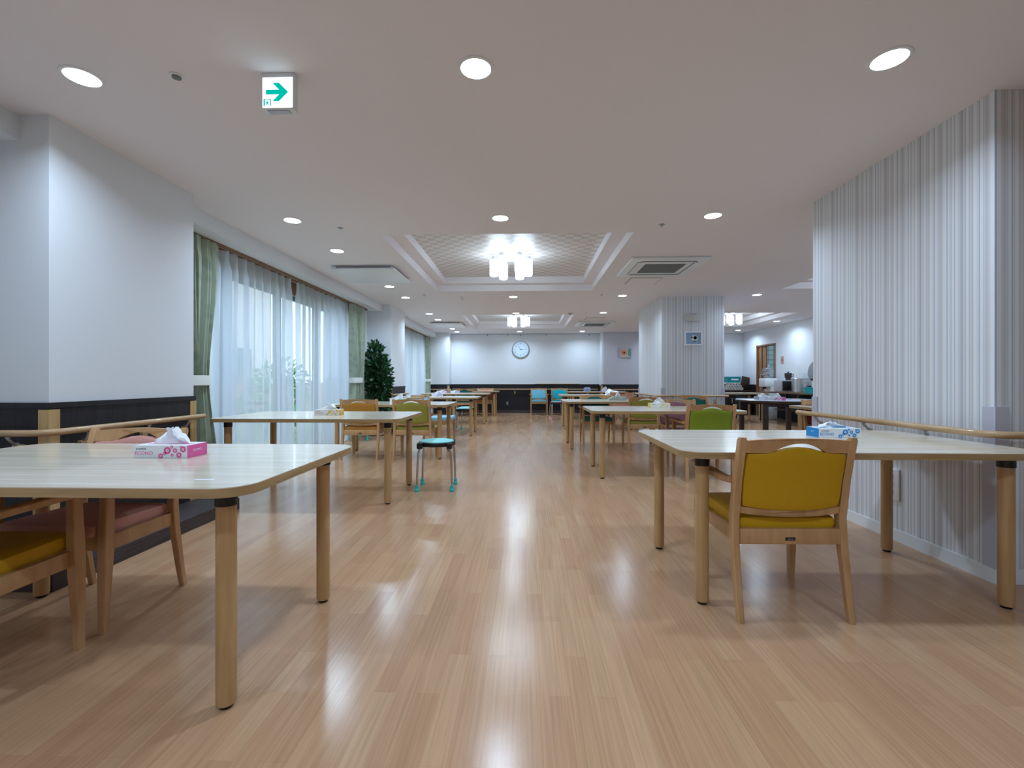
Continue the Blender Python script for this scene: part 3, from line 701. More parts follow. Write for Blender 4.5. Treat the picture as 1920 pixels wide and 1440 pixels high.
picture('framed_print', 'small framed orange and teal print on the grey back wall', 2.99, 14.03, 1.87, .37, .29, .02, M['guard'], col('pale_print', 200, 186, 170),
        [('o', -.04, 0, .085, .08, col('orange_disc', 218, 140, 100)), ('o', -.04, 0, .03, .028, col('dark_orange_disc', 190, 104, 70)), ('b', .115, 0, .045, .11, col('teal_stripe', 96, 150, 150))])
t = thing('alarm_box', 'beige box with a rounded top on the striped column above the print', 'wall box', (2.905, 8.16, 2.135))
B().box(-.125, .125, -.045, 0, -.07, .07, bev=.008).obj('body', mat('beige_plastic', lin(196, 192, 190), .5), t)
B().box(-.05, .06, -.0475, -.044, .045, .066, bev=.002).obj('label_strip', M['guard'], t)
t = thing('notice', 'small brown paper notice on the wall right of the kitchen door', 'notice', (XR, 12.30, 1.56))
B().box(-.004, 0, -.075, .075, -.10, .10).obj('sheet', mat('brown_paper', lin(196, 160, 140), .8), t); B().box(-.005, -.0038, -.03, .03, -.03, .03).obj('mark', mat('dark_brown_ink', lin(150, 106, 90), .8), t)
t = thing('wall_socket', 'white electrical outlet low on the striped right wall', 'outlet', (2.37, 3.05, .36))
B().box(-.012, 0, -.06, .06, -.10, .10, bev=.003).obj('plate', M['white_plastic'], t)
for k in (-.05, 0, .05): B().box(-.014, -.0115, -.02, .02, k-.014, k+.014).obj('socket_face', M['guard'], t)
t = thing('wall_ledge', 'pale wooden ledge on top of the dark panelling behind the blue chairs', 'ledge', (.95, YB, .906))
B().box(-.70, .70, -.035, -.008, 0, .018, bev=.003).obj('board', M['trim_wood'], t)
t = thing('wall_socket', 'small white outlet in the dark panelling below the clock', 'outlet', (-.62, YB-t_, .30)); B().box(-.035, .035, -.008, 0, -.055, .055, bev=.002).obj('plate', M['grille'], t)

# ---------------------------------------------------------------- tables
TH = .715
def rrect(w_, d, r_, n=8):
    P = []
    for (cx, cy, a0) in [(w_/2-r_, d/2-r_, 0), (-w_/2+r_, d/2-r_, PI/2), (-w_/2+r_, -d/2+r_, PI), (w_/2-r_, -d/2+r_, 1.5*PI)]:
        for k in range(n+1):
            a = a0+PI/2*k/n; P.append((cx+r_*math.cos(a), cy+r_*math.sin(a)))
    return P
def make_table(label, loc):
    t = thing('dining_table', label, 'table', loc, 0, 'light wood dining tables')
    top = B().prism(rrect(1.6, .92, .10), TH-.003, TH, 'XY', mi=0)
    top.prism(rrect(1.6, .92, .10), TH-.030, TH-.003, 'XY', mi=1)
    top.obj('tabletop', [M['table_top'], M['top_edge']], t)
    uf = B()
    for sx in (-1, 1):
        for sy in (-1, 1): uf.box(min(sx*.56, sx*.68), max(sx*.56, sx*.68), sy*.335-.02, sy*.335+.02, TH-.037, TH-.0305)
    uf.obj('mounting_plates', M['black'], t)
    for sx in (-1, 1):
        for sy in (-1, 1):
            x, y = sx*.68, sy*.345
            l = B().lathe([(.027, .012), (.0295, .02), (.0295, TH-.078)], (x, y, 0), 24).obj('leg', M['leg_wood'], t)
            B().lathe([(.0325, TH-.078), (.0325, TH-.036), (.045, TH-.034), (.045, TH-.030)], (x, y, 0), 24).obj('collar', M['black'], l)
            B().lathe([(.019, 0), (.021, .006), (.012, .008), (.012, .013)], (x, y, 0), 16).obj('glide', M['black'], l)
    return t
T0 = make_table('light wood dining table at the near right with a yellow chair', (1.49, 2.495, 0))
TABS = {'TR2': (1.47, 5.19, 'light wood dining table, second from the camera in the right row'), 'TR3': (1.35, 7.24, 'light wood dining table left of the teal chair, third in the right row'),
 'TR4': (1.50, 10.05, 'light wood dining table holding white tissues, fourth in the right row'), 'TR5': (1.95, 12.95, 'light wood dining table nearest the back wall in the right row'),
 'TL1': (-1.63, 1.765, 'light wood dining table at the near left with a pink tissue box'), 'TL2': (-1.84, 4.135, 'light wood dining table with a yellow tissue box by the near window'),
 'TL3': (-1.82, 6.31, 'light wood dining table touched by the ochre and olive chairs'), 'TL4': (-1.71, 8.77, 'light wood dining table carrying a purple tissue box, fourth in the left row'),
 'TL5': (-1.70, 11.13, 'light wood dining table by the far window, fifth in the left row'), 'TL6': (-1.62, 13.53, 'light wood dining table nearest the back wall in the left row'),
 'TW': (5.08, 11.75, 'light wood dining table beyond the round table, right of the column'), 'TS': (4.07, 5.45, 'light wood dining table partly hidden by the striped right wall')}
TP = {'TR1': (1.49, 2.495)}
for k, (x, y, lab) in TABS.items(): dup(T0, (x, y, 0), 0, lab); TP[k] = (x, y)
# round table
t = thing('round_table', 'dark edged round table with brown legs right of the column', 'table', (4.13, 7.7, 0))
B().lathe([(.62, TH-.035), (.63, TH-.03), (.63, TH-.006), (.62, TH)], seg=56).obj('tabletop', mat('grey_laminate', lin(176, 186, 202), .18, coat=.3), t)
B().lathe([(.632, TH-.033), (.636, TH-.02), (.632, TH-.008)], seg=56, cap=False).obj('edge_band', M['dark_wood'], t)
B().box(-.42, .42, -.42, -.38, TH-.10, TH-.036).box(-.42, .42, .38, .42, TH-.10, TH-.036).obj('apron', M['dark_wood'], t)
for sx in (-1, 1):
    for sy in (-1, 1):
        x, y = sx*.40, sy*.40
        B().box(x-.033, x+.033, y-.033, y+.033, 0, TH-.036, bev=.006).obj('leg', M['dark_wood'], t)

# ---------------------------------------------------------------- chairs
def ypost(z):
    P = [(0, -.235), (.15, -.205), (.32, -.178), (.43, -.172), (.60, -.200), (.80, -.250)]
    for (a, b_), (c_, d) in zip(P, P[1:]):
        if z <= c_: 
            s_ = (z-a)/(c_-a); return b_+(d-b_)*s_
    return P[-1][1]
def make_chair(fab, arms, plate=True):
    t = thing('dining_chair', '', 'chair', (0, 0, 0), 0)
    W = M['beech']
    for sx in (-1, 1):
        secs = []
        for z, ty, tx in [(0, .028, .026), (.10, .031, .029), (.30, .038, .032), (.43, .040, .033), (.60, .036, .033), (.775, .030, .033), (.788, .022, .028)]:
            y = ypost(z); x = sx*(.231 if z > .3 else .234-.0*z); e = .004
            hx, hy = tx/2, ty/2
            secs.append([(x-hx+e, y-hy, z), (x+hx-e, y-hy, z), (x+hx, y-hy+e, z), (x+hx, y+hy-e, z), (x+hx-e, y+hy, z), (x-hx+e, y+hy, z), (x-hx, y+hy-e, z), (x-hx, y-hy+e, z)])
        B().loft(secs).obj('rear_leg', W, t)
        top = .592 if arms else .385
        secs = []
        for z, s_ in [(0, .026), (.12, .031), (.33, .040), (.40, .040), (top, .034)]:
            if z > top: continue
            x = sx*.238; y = .205-.02*(z/.6); hx, hy, e = s_/2, s_/2*1.1, .004
            secs.append([(x-hx+e, y-hy, z), (x+hx-e, y-hy, z), (x+hx, y-hy+e, z), (x+hx, y+hy-e, z), (x+hx-e, y+hy, z), (x-hx+e, y+hy, z), (x-hx, y+hy-e, z), (x-hx, y-hy+e, z)])
        B().loft(secs).obj('front_leg', W, t)
        if arms:
            secs = []
            for y, z, cx, hw in [(-.190, .597, .250, .014), (-.15, .598, .262, .020), (-.02, .604, .268, .023), (.15, .606, .262, .024), (.222, .602, .255, .020), (.232, .600, .255, .014)]:
                x = sx*cx; h = .013
                secs.append([(x-hw, y, z-h+.004), (x-hw+.005, y, z-h), (x+hw-.005, y, z-h), (x+hw, y, z-h+.004), (x+hw, y, z+h-.004), (x+hw-.005, y, z+h), (x-hw+.005, y, z+h), (x-hw, y, z+h-.004)])
            B().loft(secs).obj('armrest', W, t)
    cur = lambda x: -.022*(1-(x/.22)**2)
    N = 24
    # top rail with arched hand hole
    up = [(-.216+.432*k/N, .775+.012*(1-((k/N*2-1)**2))) for k in range(N+1)]
    lo = []
    for k in range(N+1):
        x = .216-.432*k/N; a = abs(x)
        lo.append((x, .722 if a > .115 else .722+.044*(math.cos(a/.115*PI/2))**.75))
    B().prism(up+lo, -.011, .011, 'XZ', fn=lambda x, y, z: (x, y+ypost(z)+cur(x), z)).obj('top_rail', W, t)
    lo = [(-.216+.432*k/N, .452-.012*(1-((k/N*2-1)**2))) for k in range(N+1)]
    hi = [(.216-.432*k/N, .482-.012*(1-((k/N*2-1)**2))) for k in range(N+1)]
    B().prism(lo+hi, -.010, .010, 'XZ', fn=lambda x, y, z: (x, y+ypost(z)+cur(x), z)).obj('lower_rail', W, t)
    # padded back
    def fb(x, y, z):  # pad built flat: x, y(height), z(thickness)
        hgt = y+(.026*max(0, math.cos(min(abs(x)/.12, 1)*PI/2)) if y > .70 else 0)+(-.012*(1-(x/.22)**2) if y < .50 else 0)
        return (x, z+ypost(hgt)+cur(x)+.003, hgt)
    B().pad(-.214, .214, .480, .724, -.021, .024, n=14, pw=9, fn=fb).obj('backrest', fab, t)
    # seat
    B().pad(-.218, .218, -.178, .232, .375, .442, n=14, pw=8, fn=lambda x, y, z: (x, y, z+.006*y/.2)).obj('seat', fab, t)
    fr = B().box(-.216, .216, -.196, -.170, .318, .385, bev=.003).box(-.218, .218, .178, .200, .330, .388, bev=.003)
    fr.box(-.238, -.214, -.17, .19, .325, .386, bev=.003).box(.214, .238, -.17, .19, .325, .386, bev=.003)
    f = fr.obj('seat_frame', W, t)
    if plate:
        p = B().box(-.021, .021, -.1985, -.1955, .336, .349, bev=.0006).obj('maker_plate', M['black'], f)
        text_mesh('oliver', .0125, M['silver'], 'lettering', p, (0, -.1988, .3425), (PI/2, 0, 0), .0002)
    return t
K_arm = make_chair(FAB['yellow'], True)
K_no = make_chair(FAB['yellow'], False)
CH = [ # fab, arms, x, y, rz, label
 ('yellow', 1, 1.137, 2.222, .02, 'yellow armchair seen from behind at the near right table'),
 ('green', 1, 1.86, 4.93, 0, 'bright green armchair seen from behind at the second right table'),
 ('mauve', 1, 1.91, 5.71, PI, 'mauve armchair facing the camera across the second right table'),
 ('olive', 0, 1.73, 6.985, 0, 'olive chair pushed up to the third right table'),
 ('teal', 1, 1.13, 7.485, PI, 'dark teal chair on the far side of the third right table'),
 ('salmon', 0, 1.96, 9.75, 0, 'salmon chair seen from behind at the fourth right table'),
 ('blue', 1, .36, 13.86, PI, 'pale blue armchair against the back wall, left of the turquoise one'),
 ('cyan', 1, .99, 13.84, PI, 'turquoise armchair against the back wall behind a black stool'),
 ('ochre', 0, -2.165, 6.085, 0, 'ochre chair seen from behind by the near window'),
 ('olive', 0, -1.485, 6.085, 0, 'olive green chair right of the ochre chair'),
 ('pink', 1, -1.965, 2.02, PI, 'pink armchair on the far side of the near left table'),
 ('yellow', 1, -1.955, 1.50, 0, 'yellow armchair tucked under the near left table'),
 ('sky', 1, -1.43, 7.50, -PI/2, 'sky blue armchair turned sideways behind the olive green chair'),
 ('teal', 1, -1.79, 13.28, 0, 'dark teal chair seen from behind at the farthest left table'),
 ('salmon', 0, -1.27, 13.78, PI, 'salmon chair against the back wall at the farthest left table'),
 ('teal', 0, 2.93, 7.72, -1.0, 'dark green chair turned sideways in front of the striped column'),
 ('maroon', 0, 3.72, 5.68, PI, 'maroon chair behind the table by the striped right wall'),
]
for i, (fb, ar_, x, y, rz, lab) in enumerate(CH):
    src = K_arm if ar_ else K_no
    if i == 0: c = K_arm; c.location = (x, y, 0); c.rotation_euler = (0, 0, rz); c['label'] = lab; c['group'] = 'wooden dining chairs'; continue
    if lab.startswith('ochre'): c = K_no; c.location = (x, y, 0); c.rotation_euler = (0, 0, rz); c['label'] = lab; c['group'] = 'wooden dining chairs'
    else: dup(src, (x, y, 0), rz, lab, 'wooden dining chairs', {'yellow_vinyl': FAB[fb], 'ochre_vinyl': FAB[fb]})
for p in kids(K_no):
    for j, m in enumerate(p.data.materials):
        if m.name == 'yellow_vinyl': p.data.materials[j] = FAB['ochre']

# ---------------------------------------------------------------- stools
def make_stool(top, feet):
    t = thing('stool', '', 'stool', (0, 0, 0), 0)
    B().lathe([(.02, .436), (.150, .436), (.162, .446), (.158, .455), (.12, .461), (.02, .463)], seg=36).obj('cushion', top, t)
    b = B().lathe([(.155, .408), (.172, .412), (.175, .430), (.170, .446), (.150, .450), (.150, .440)], seg=36)
    for sx in (-1, 1):
        for sy in (-1, 1):
            b.box(sx*.137-.026, sx*.137+.026, sy*.137-.026, sy*.137+.026, .392, .448, bev=.010)
    b.obj('seat_body', M['black'], t)
    for sx in (-1, 1):
        for sy in (-1, 1):
            P = [(sx*.135, sy*.135, .40), (sx*.140, sy*.140, .385), (sx*.150, sy*.142, .35), (sx*.158, sy*.144, .20), (sx*.163, sy*.146, .03)]
            l = B().tube(P, .0105, 12).obj('leg', M['chrome'], t)
            B().lathe([(.012, .058), (.0155, .056), (.0165, .034), (.0145, .030), (.021, .018), (.022, .006), (.018, 0)], (sx*.163, sy*.146, 0), 16).obj('rubber_foot', feet, l)
    return t
FT = mat('turquoise_rubber', lin(40, 196, 196), .5); FPk = mat('pink_rubber', lin(226, 170, 176), .5)
s0 = make_stool(FAB['mint'], FT); s0.location = (-.865, 4.375, 0); s0.rotation_euler = (0, 0, .05)
s0['label'] = 'black stool with pale turquoise cushion and turquoise feet beside the aisle'; s0['group'] = 'black steel legged stools'
dup(s0, (-1.30, 9.80, 0), .5, 'black stool with turquoise feet behind the fourth left table', 'black steel legged stools')
dup(s0, (-1.30, 9.40, 0), .2, 'black stool with pink feet at the fourth left table', 'black steel legged stools', {'turquoise_rubber': FPk})
dup(s0, (.79, 12.32, 0), .1, 'black stool with a pale lilac cushion before the turquoise chair', 'black steel legged stools', {'mint_vinyl': FAB['lilac'], 'turquoise_rubber': FPk})
dup(s0, (-2.62, 7.95, 0), .3, 'black stool with turquoise feet in front of the potted ficus', 'black steel legged stools')

# ---------------------------------------------------------------- tissue boxes
def tissue(bm_b, w_, hgt, z, seed, lean=0):
    """crumpled sheet standing out of the slot"""
    r = random.Random(seed); t = bmesh.new(); n, m_ = 14, 7; G = []
    for j in range(m_+1):
        v = j/m_; row = []
        for i in range(n+1):
            u = i/n*2-1
            x = u*w_/2*(1-.80*v**1.3)+lean*v*hgt+.004*r.uniform(-1, 1)*v
            y = .012*math.sin(u*6+seed)*(.3+v)+.010*math.sin(v*5+u*3)
            zz = z+hgt*v*(1-.25*u*u*(1-v))+(.004*r.uniform(-1, 1) if v > 0 else 0)
            row.append(t.verts.new((x, y, zz)))
        G.append(row)
    for j in range(m_):
        for i in range(n): t.faces.new((G[j][i], G[j][i+1], G[j+1][i+1], G[j+1][i]))
    # second layer, folded behind
    G2 = []
    for j in range(m_+1):
        v = j/m_; row = []
        for i in range(n+1):
            u = i/n*2-1
            row.append(t.verts.new((u*w_/2*.8*(1-.5*v)-.02*w_*10*v*.3, .022+.03*v+.012*math.sin(u*5+seed*2+v*2), z+hgt*.62*v*(1-.3*u*u))))
        G2.append(row)
    for j in range(m_):
        for i in range(n): t.faces.new((G2[j][i], G2[j][i+1], G2[j+1][i+1], G2[j+1][i]))
    bm_b.merge(t); return bm_b
def tissue_box(loc, rz, ink, label, seed, th=.075, txt=True, lean=.2, white_left=True):
    t = thing('tissue_box', label, 'tissue box', loc, rz, 'cardboard tissue boxes')
    w_, d, h = .225, .115, .050
    inkm = mat(ink[0]+'_ink', lin(*ink[1]), .5); pale = mat(ink[0]+'_pale_ink', lin(*[int(c*.5+118) for c in ink[1]]), .5)
    b = B(); x0, x1, y0, y1 = -w_/2, w_/2, -d/2, d/2
    b.quad((x0, y0, 0), (x1, y0, 0), (x1, y0, h), (x0, y0, h), 0); b.quad((x1, y1, 0), (x0, y1, 0), (x0, y1, h), (x1, y1, h), 0)
    b.quad((x0, y1, 0), (x0, y0, 0), (x0, y0, h), (x0, y1, h), 1); b.quad((x1, y0, 0), (x1, y1, 0), (x1, y1, h), (x1, y0, h), 1)
    b.quad((x0, y0, h), (x1, y0, h), (x1, y1, h), (x0, y1, h), 0); b.quad((x0, y1, 0), (x1, y1, 0), (x1, y0, 0), (x0, y0, 0), 0)
    c = b.obj('carton', [M['card_white'], inkm], t, smooth=False)
    # flower print on the long side and a strip of colour on the end of it
    f = B()
    for (x, z, r_) in [(.030, .030, .0145), (.002, .008, .010), (.018, .018, .007), (.062, .030, .009), (.050, .012, .006), (.078, .012, .011), (.095, .035, .012), (.048, .044, .006), (.085, .046, .0035)]:
        pts = []
        for k in range(28):
            a = 2*PI*k/28; rr = r_*(1+.07*math.cos(a*8)); pts.append((max(-w_/2, min(w_/2, x+rr*math.cos(a))), max(.0004, min(h-.0004, z+rr*math.sin(a)))))
        f.prism(pts, y0-.0006, y0-.0001, 'XZ', mi=0)
        f.lathe([(r_*.42, y0-.0009), (r_*.42, y0-.0006)], (x, 0, max(z, r_*.45)), 14, 'Y', mi=1); f.lathe([(r_*.2, y0-.0011), (r_*.2, y0-.0008)], (x, 0, max(z, r_*.45)), 10, 'Y', mi=0)
    f.obj('flower_print', [inkm, M['card_white']], c, smooth=False)
    B().prism([(-.085, -.02), (.09, -.02), (.095, 0), (.085, .02), (-.085, .02), (-.095, 0)], h, h+.0004, 'XY').obj('top_opening', pale, c, smooth=False)
    if txt:
        text_mesh('scottie', .0165, M['ink_grey'], 'lettering', c, (-.079, y0-.0004, .037), (PI/2, 0, 0), .0002, xs=.95)
        text_mesh('ECONO', .021, inkm, 'lettering', c, (-.068, y0-.0004, .018), (PI/2, 0, 0), .0003)
        text_mesh('ECONO', .013, M['card_white'], 'lettering', c, (x1+.0004, .0, .027), (PI/2, 0, PI/2), .0002)
        text_mesh('scottie', .009, M['card_white'], 'lettering', c, (x0-.0004, .0, .030), (PI/2, 0, -PI/2), .0002)
    tb = tissue(B(), .15, th, h+.0005, seed, lean)
    tb.obj('tissue', M['paper'], t)
    return t
Z = TH+.0005
tissue_box((-1.485, 1.868, Z), 0, ('pink', (226, 96, 160)), 'pink and white tissue box on the near left table', 1, .066, lean=.05)
tissue_box((-1.80, 4.125, Z), 0, ('amber', (224, 176, 60)), 'amber and white tissue box on the left table by the window', 2, .05, lean=.3)
tissue_box((1.715, 2.63, Z), 0, ('blue', (0, 140, 214)), 'blue and white tissue box on the near right table', 3, .030, lean=-.3)
tissue_box((1.535, 5.39, Z), 0, ('yellow', (238, 206, 90)), 'yellow and white tissue box on the second right table', 4, .06, lean=.1)
tissue_box((-1.88, 6.66, Z), 0, ('mint', (130, 200, 176)), 'mint green tissue box behind the ochre chair', 5, .07, False, lean=.6)
tissue_box((-1.77, 9.05, Z), 0, ('purple', (120, 96, 190)), 'purple and white tissue box on the fourth left table', 6, .06, False)
tissue_box((-1.80, 11.48, Z), 0, ('violet', (134, 100, 200)), 'violet and white tissue box on the fifth left table, right one', 7, .02, False)
tissue_box((-2.12, 11.46, Z), 0, ('rose', (214, 130, 180)), 'rose pink tissue box on the fifth left table, left one', 8, .02, False)
tissue_box((2.18, 12.9, Z), .2, ('lavender', (150, 150, 214)), 'lavender tissue box on the right table nearest the back wall', 9, .09, False)
tissue_box((3.93, 7.36, Z), -1.0, ('magenta', (222, 90, 160)), 'magenta tissue box on the round table', 10, .06, False)
tissue_box((3.86, 7.66, Z), .3, ('grey', (176, 180, 196)), 'pale grey tissue box behind the magenta one on the round table', 11, .05, False)
tissue_box((4.55, 11.7, Z), .1, ('peach', (226, 196, 150)), 'peach tissue box on the table beyond the round table', 12, .06, False)
# fabric covered tissue box
t = thing('tissue_cover', 'grey plaid cloth tissue cover on the third right table', 'tissue cover', (1.44, 7.32, Z))
pl = mat('grey_plaid', lin(150, 158, 150), .8, grain=((60, 2, 2), lin(196, 204, 192), 1))
B().loft([[(-.16, -.06, 0), (.13, -.06, 0), (.13, .06, 0), (-.16, .06, 0)], [(-.13, -.062, .03), (.135, -.062, .03), (.135, .062, .03), (-.13, .062, .03)], [(-.075, -.052, .062), (.13, -.052, .062), (.13, .052, .062), (-.075, .052, .062)]]).obj('cloth_cover', pl, t, smooth=False)
tissue(B(), .09, .055, .0625, 14, .0).obj('tissue', M['paper'], t)
# heap of white napkins on the fourth right table
def heap(loc, lab, m, rx, rz_, seed, name='napkin_heap', cat='napkins'):
    r = random.Random(seed); b = bmesh.new(); bmesh.ops.create_icosphere(b, subdivisions=3, radius=1)
    for v in b.verts:
        q = 1+.16*math.sin(v.co.x*5+seed)+.12*math.sin(v.co.y*7)+.10*math.sin(v.co.z*9+v.co.x*4)+r.uniform(-.05, .05)
        v.co = Vector((v.co.x*rx*q, v.co.y*rx*.7*q, max(0, v.co.z*rz_*q)))
    B_ = B(); B_.merge(b); o = B_.obj(name, m, smooth=False); o.location = loc; tag(o, lab, cat)
heap((1.84, 10.1, Z), 'heap of crumpled white napkins on the fourth right table', M['paper'], .15, .10, 3)
heap((1.72, 13.15, Z), 'small bluish crumpled cloth on the right table nearest the back wall', mat('blue_cloth', lin(150, 168, 200), .9), .10, .11, 5, 'cloth_heap', 'cloth')
t = thing('tray', 'small wooden tray with a grey lining on the fourth left table', 'tray', (-2.05, 8.62, Z), .15)
B().box(-.14, .14, -.09, .09, 0, .008).box(-.14, .14, -.09, -.08, .008, .03).box(-.14, .14, .08, .09, .008, .03).box(-.14, -.13, -.08, .08, .008, .03).box(.13, .14, -.08, .08, .008, .03).obj('frame', M['beech'], t)
B().box(-.128, .128, -.078, .078, .008, .012).obj('lining', M['grille'], t)
t = thing('folded_papers', 'folded white papers on the salmon chair end of the fourth right table', 'papers', (2.12, 9.85, Z), .3)
B().box(-.12, .12, -.08, .08, 0, .006).obj('sheet', M['paper'], t); B().box(-.10, .11, -.07, .07, .0065, .010).obj('sheet', mat('pink_paper', lin(232, 196, 196), .8), t)
# little card lying on the near left table
t = thing('sticker', 'tiny white label stuck on the front corner of the near left table', 'sticker', (-1.02, 1.42, TH+.0001), 0)
B().box(-.032, .032, -.006, .006, 0, .0004).obj('film', M['card_white'], t)

# ---------------------------------------------------------------- potted ficus
t = thing('potted_ficus', 'tall dark green potted ficus in front of the far left pillar', 'plant', (-2.82, 8.50, 0))
pot = B().lathe([(.11, 0), (.15, .02), (.17, .28), (.175, .30), (.16, .30), (.15, .27)], seg=28).obj('planter', M['pot'], t)
B().lathe([(.02, .262), (.150, .262)], seg=20).obj('soil', M['bark'], pot)
for k, (dx, dy) in enumerate([(.0, 0), (.03, .02), (-.03, .02)]):
    B().tube([(dx, dy, .26), (dx*2+.02, dy*2, .6), (dx*3-.02, dy, 1.0), (dx*3+.02, dy, 1.5)], [.014, .013, .011, .006], 8).obj('trunk', M['bark'], t)
r = random.Random(12); bm = bmesh.new(); LIM = (-.25, .20)
for (cx, cy, cz, rx, rz_, n) in [(0, 0, 1.35, .17, .38, 420), (.05, -.03, 1.08, .25, .32, 560), (.02, .02, .78, .24, .26, 380), (-.02, 0, 1.58, .10, .18, 120), (.14, -.02, .98, .12, .12, 110), (.06, -.02, .56, .20, .18, 160), (.05, 0, 1.30, .19, .14, 140)]:
    leaves(bm, n, (cx, cy, cz), (rx, rx, rz_),   .10, r, shell=.25, up=.25, lim=LIM)
b = B(); b.merge(bm); b.obj('foliage', M['leaf'], t)

# ---------------------------------------------------------------- kitchen counter on the right wall
t = thing('side_counter', 'brown topped side counter along the far right wall', 'counter', (6.37, 10.55, 0))
B().box(-.40, .33, -1.85, 1.5, .715, .75, bev=.003).obj('worktop', M['counter_wood'], t)
B().box(-.02, .26, -1.8, 1.45, .28, .30).obj('lower_shelf', M['counter_wood'], t)
for x in (-.36, .29):
    for y in (-1.8, -.2, 1.45): B().box(x-.02, x+.02, y-.02, y+.02, 0, .715).obj('leg', M['alu'], t)
t = thing('corner_cabinet', 'black low cabinet in the far right corner', 'cabinet', (6.15, 14.10, 0))
B().box(-.55, .50, -.33, .33, 0, .70, bev=.004).obj('body', M['black'], t)
B().box(-.57, .52, -.35, .34, .70, .73, bev=.003).obj('worktop', M['dark_wood'], t)
for k in (-.28, .25):
    d = B().box(k-.24, k+.24, -.345, -.331, .06, .68, bev=.002).obj('door', M['black'], t); B().box(k+.18, k+.20, -.36, -.345, .35, .5).obj('handle', M['silver'], d)
def basket(name, lab, loc, w_, d, h, rz=0, text=True):
    t = thing(name, lab, 'basket', loc, rz)
    b = B(); q = .02
    b.loft([[(-w_/2+q, -d/2+q, 0), (w_/2-q, -d/2+q, 0), (w_/2-q, d/2-q, 0), (-w_/2+q, d/2-q, 0)], [(-w_/2, -d/2, h), (w_/2, -d/2, h), (w_/2, d/2, h), (-w_/2, d/2, h)],
            [(-w_/2+.008, -d/2+.008, h), (w_/2-.008, -d/2+.008, h), (w_/2-.008, d/2-.008, h), (-w_/2+.008, d/2-.008, h)], [(-w_/2+q+.008, -d/2+q+.008, .008), (w_/2-q-.008, -d/2+q+.008, .008), (w_/2-q-.008, d/2-q-.008, .008), (-w_/2+q+.008, d/2-q-.008, .008)]])
    b.obj('tub', M['teal_plastic'], t, smooth=False)
    B().box(-w_/2-.012, w_/2+.012, -d/2-.012, -d/2+.002, h-.012, h+.002).box(-w_/2-.012, w_/2+.012, d/2-.002, d/2+.012, h-.012, h+.002).box(-w_/2-.012, -w_/2+.002, -d/2, d/2, h-.012, h+.002).box(w_/2-.002, w_/2+.012, -d/2, d/2, h-.012, h+.002).obj('rim', M['teal_plastic'], t)
    B().prism([(-w_*.22, h*.38), (w_*.30, h*.38), (w_*.30, h*.66), (-w_*.22, h*.66)], -d/2-.006, -d/2+.01, 'XZ').obj('white_print', M['card_white'], t)
basket('teal_basket', 'teal plastic basket on top of rolled towels in the far right corner', (6.17, 14.0, .965), .40, .28, .17)
# rack of rolled towels under it
tw = mat('rolled_towel', lin(206, 204, 196), .9); twd = mat('towel_core', lin(90, 82, 76), .9)
k_ = 0
TROW = [('bottom', 6, .0465), ('middle', 5, .1185), ('top', 4, .1905)]
names = ['leftmost', 'second from left', 'third from left', 'fourth from left', 'fifth from left', 'rightmost']
for rn, n, dz in TROW:
    for j in range(n):
        x = 5.98+j*.083+(.041 if rn == 'middle' else (.082 if rn == 'top' else 0))
        o = thing('rolled_towel', 'rolled towel in the far right corner pile, %s row, %s' % (rn, names[j] if j < n-1 else 'rightmost'), 'towel', (x, 13.98, .731+dz-.006+(0 if rn == 'bottom' else 0)), 0, 'rolled towels under the teal basket')
        B().lathe([(.036, -.12), (.040, -.115), (.040, .115), (.036, .12)], seg=16, axis='Y').obj('roll', tw, o)
        B().lathe([(.018, -.1225), (.018, -.119)], seg=12, axis='Y').obj('core', twd, o)
t = thing('serving_tray', 'dark brown tray leaning beside the teal basket in the far corner', 'tray', (6.54, 14.08, .742))
B().box(-.13, .13, -.012, .012, 0, .40, bev=.006, rot=Matrix.Rotation(.22, 3, 'Y')).obj('board', M['dark_wood'], t)
# water dispenser
t = thing('water_dispenser', 'white floor standing water dispenser with a clear blue bottle', 'water dispenser', (6.42, 12.42, 0))
b = B().box(-.17, .15, -.16, .16, .02, .62, bev=.012).box(-.17, .15, -.16, .16, .86, 1.08, bev=.012).box(-.02, .15, -.16, .16, .60, .88); b.obj('body', M['white_plastic'], t)
B().box(-.17, -.02, -.15, .15, .60, .625, bev=.004).obj('drip_tray', M['grille'], t)
for k in (-.06, 0, .06): B().lathe([(.012, .80), (.014, .83), (.012, .87)], (-.10, k, 0), 12).obj('tap', M['black'], t)
bo = B().lathe([(.05, 1.081), (.06, 1.10), (.125, 1.13), (.135, 1.16), (.135, 1.22), (.128, 1.235), (.135, 1.25), (.135, 1.33), (.12, 1.36), (.03, 1.37)], (-.01, 0, 0), 26).obj('water_bottle', M['bottle'], t)
# things on the side counter
t = thing('microwave', 'grey microwave with a black door on the side counter', 'microwave', (6.27, 11.35, .7505), 0)
B().box(-.18, .18, -.17, .17, .012, .28, bev=.008).obj('body', M['guard'], t)
B().box(-.16, .11, -.178, -.169, .03, .26, bev=.003).obj('door', M['black'], t)
B().box(.118, .17, -.176, -.169, .03, .26, bev=.003).obj('control_panel', M['silver'], t)
for sx in (-.14, .14):
    for sy in (-.13, .13): B().lathe([(.012, 0), (.012, .013)], (sx, sy, 0), 10).obj('foot', M['black'], t)
t = thing('coffee_grinder', 'dark kettle shaped appliance on top of the microwave', 'kettle', (6.34, 11.35, 1.031))
B().lathe([(.06, 0), (.062, .02), (.055, .04), (.075, .07), (.08, .16), (.07, .175), (.02, .18)], seg=22).obj('body', M['dark_wood'], t)
B().tube([(.075, 0, .15), (.12, 0, .14), (.12, 0, .09), (.075, 0, .08)], .01).obj('handle', M['black'], t)
B().lathe([(.018, .18), (.02, .2), (.01, .21)], seg=12).obj('knob', M['black'], t)
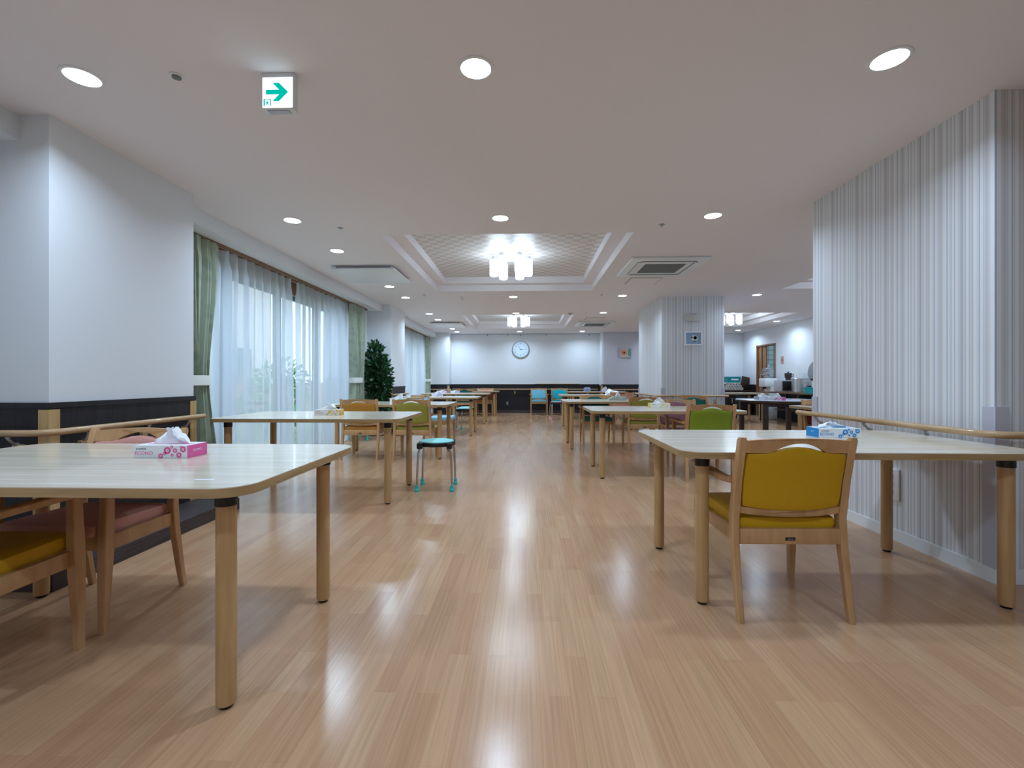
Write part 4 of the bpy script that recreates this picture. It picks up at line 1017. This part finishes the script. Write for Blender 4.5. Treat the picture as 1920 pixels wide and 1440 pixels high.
def pot_(loc, R, h, lab):
    t = thing('stock_pot', lab, 'pot', loc)
    B().lathe([(R-.01, 0), (R, .01), (R, h), (R+.006, h+.004), (R-.004, h+.004), (R-.006, .012), (.01, .01)], seg=36).obj('body', M['steel'], t)
    B().lathe([(R+.005, h+.004), (R, h+.012), (.03, h+.03)], seg=36).obj('lid', M['steel'], t)
    for s_ in (-1, 1): B().tube([(s_*.04, -R*1.0, h*.72), (s_*.04, -R-.03, h*.74), (-s_*.04, -R-.03, h*.74), (-s_*.04, -R, h*.72)] if s_ > 0 else [(.04, R, h*.72), (.04, R+.03, h*.74), (-.04, R+.03, h*.74), (-.04, R, h*.72)], .007).obj('handle', M['steel'], t)
pot_((6.33, 10.80, .7505), .20, .31, 'large stainless stock pot beside the microwave')
tag(B().box(6.60, 6.63, 10.78, 11.20, .751, 1.20, bev=.004).obj('splash_board', mat('pale_board', lin(190, 206, 208), .5)), 'pale upright board behind the stock pots', 'board')
basket('teal_basket', 'teal plastic basket on the side counter beside the striped wall', (6.02, 9.72, .7505), .38, .28, .13, 0)
t = thing('rice_cooker', 'white rice cooker with its round lid standing open', 'rice cooker', (6.40, 10.20, .7505))
B().lathe([(.13, 0), (.16, .02), (.175, .12), (.17, .24), (.16, .26), (.145, .255), (.14, .1)], seg=32).obj('body', M['white_plastic'], t)
lid = B().lathe([(.02, -.035), (.17, -.030), (.205, -.012), (.205, .006), (.19, .012), (.02, .014)], seg=36)
lo = lid.obj('lid', M['silver'], t); lo.location = (-.16, .0, .50); lo.rotation_euler = (math.radians(80), 0, math.radians(-92))
i_ = B().lathe([(.15, -.036), (.14, -.045), (.02, -.047)], seg=30).obj('inner_lid', M['steel'], lo)
B().box(-.03, .03, -.225, -.19, -.02, .02, bev=.006).obj('hinge', M['black'], lo); B().box(-.04, .04, .19, .235, -.02, .015, bev=.006).obj('latch', M['black'], lo)
t = thing('storage_crate', 'dark crate of cleaning goods under the side counter', 'crate', (6.50, 11.3, .301))
B().box(-.1, .12, -.25, .25, 0, .22, bev=.006).obj('tub', M['alu'], t); B().box(-.08, .10, -.2, .2, .22, .26, bev=.01).obj('contents', M['guard'], t)
# kitchen socket on the tiles
t = thing('wall_switch', 'white switch plate on the kitchen tiles beyond the door', 'switch', (XR+.6, 14.2, 1.45)); B().box(-.05, .05, -.01, 0, -.07, .07, bev=.002).obj('plate', M['white_plastic'], t)
t = thing('kitchen_lamp', 'fluorescent ceiling lamp inside the kitchen', 'ceiling lamp', (XR+.8, 13.0, H)); B().box(-.1, .1, -.55, .55, -.06, 0, bev=.01).obj('housing', M['white_plastic'], t)
B().box(-.07, .07, -.5, .5, -.066, -.059).obj('tube', emis('kitchen_tube', (.66, .84, 1), 30), t)

bpy.context.view_layer.update()
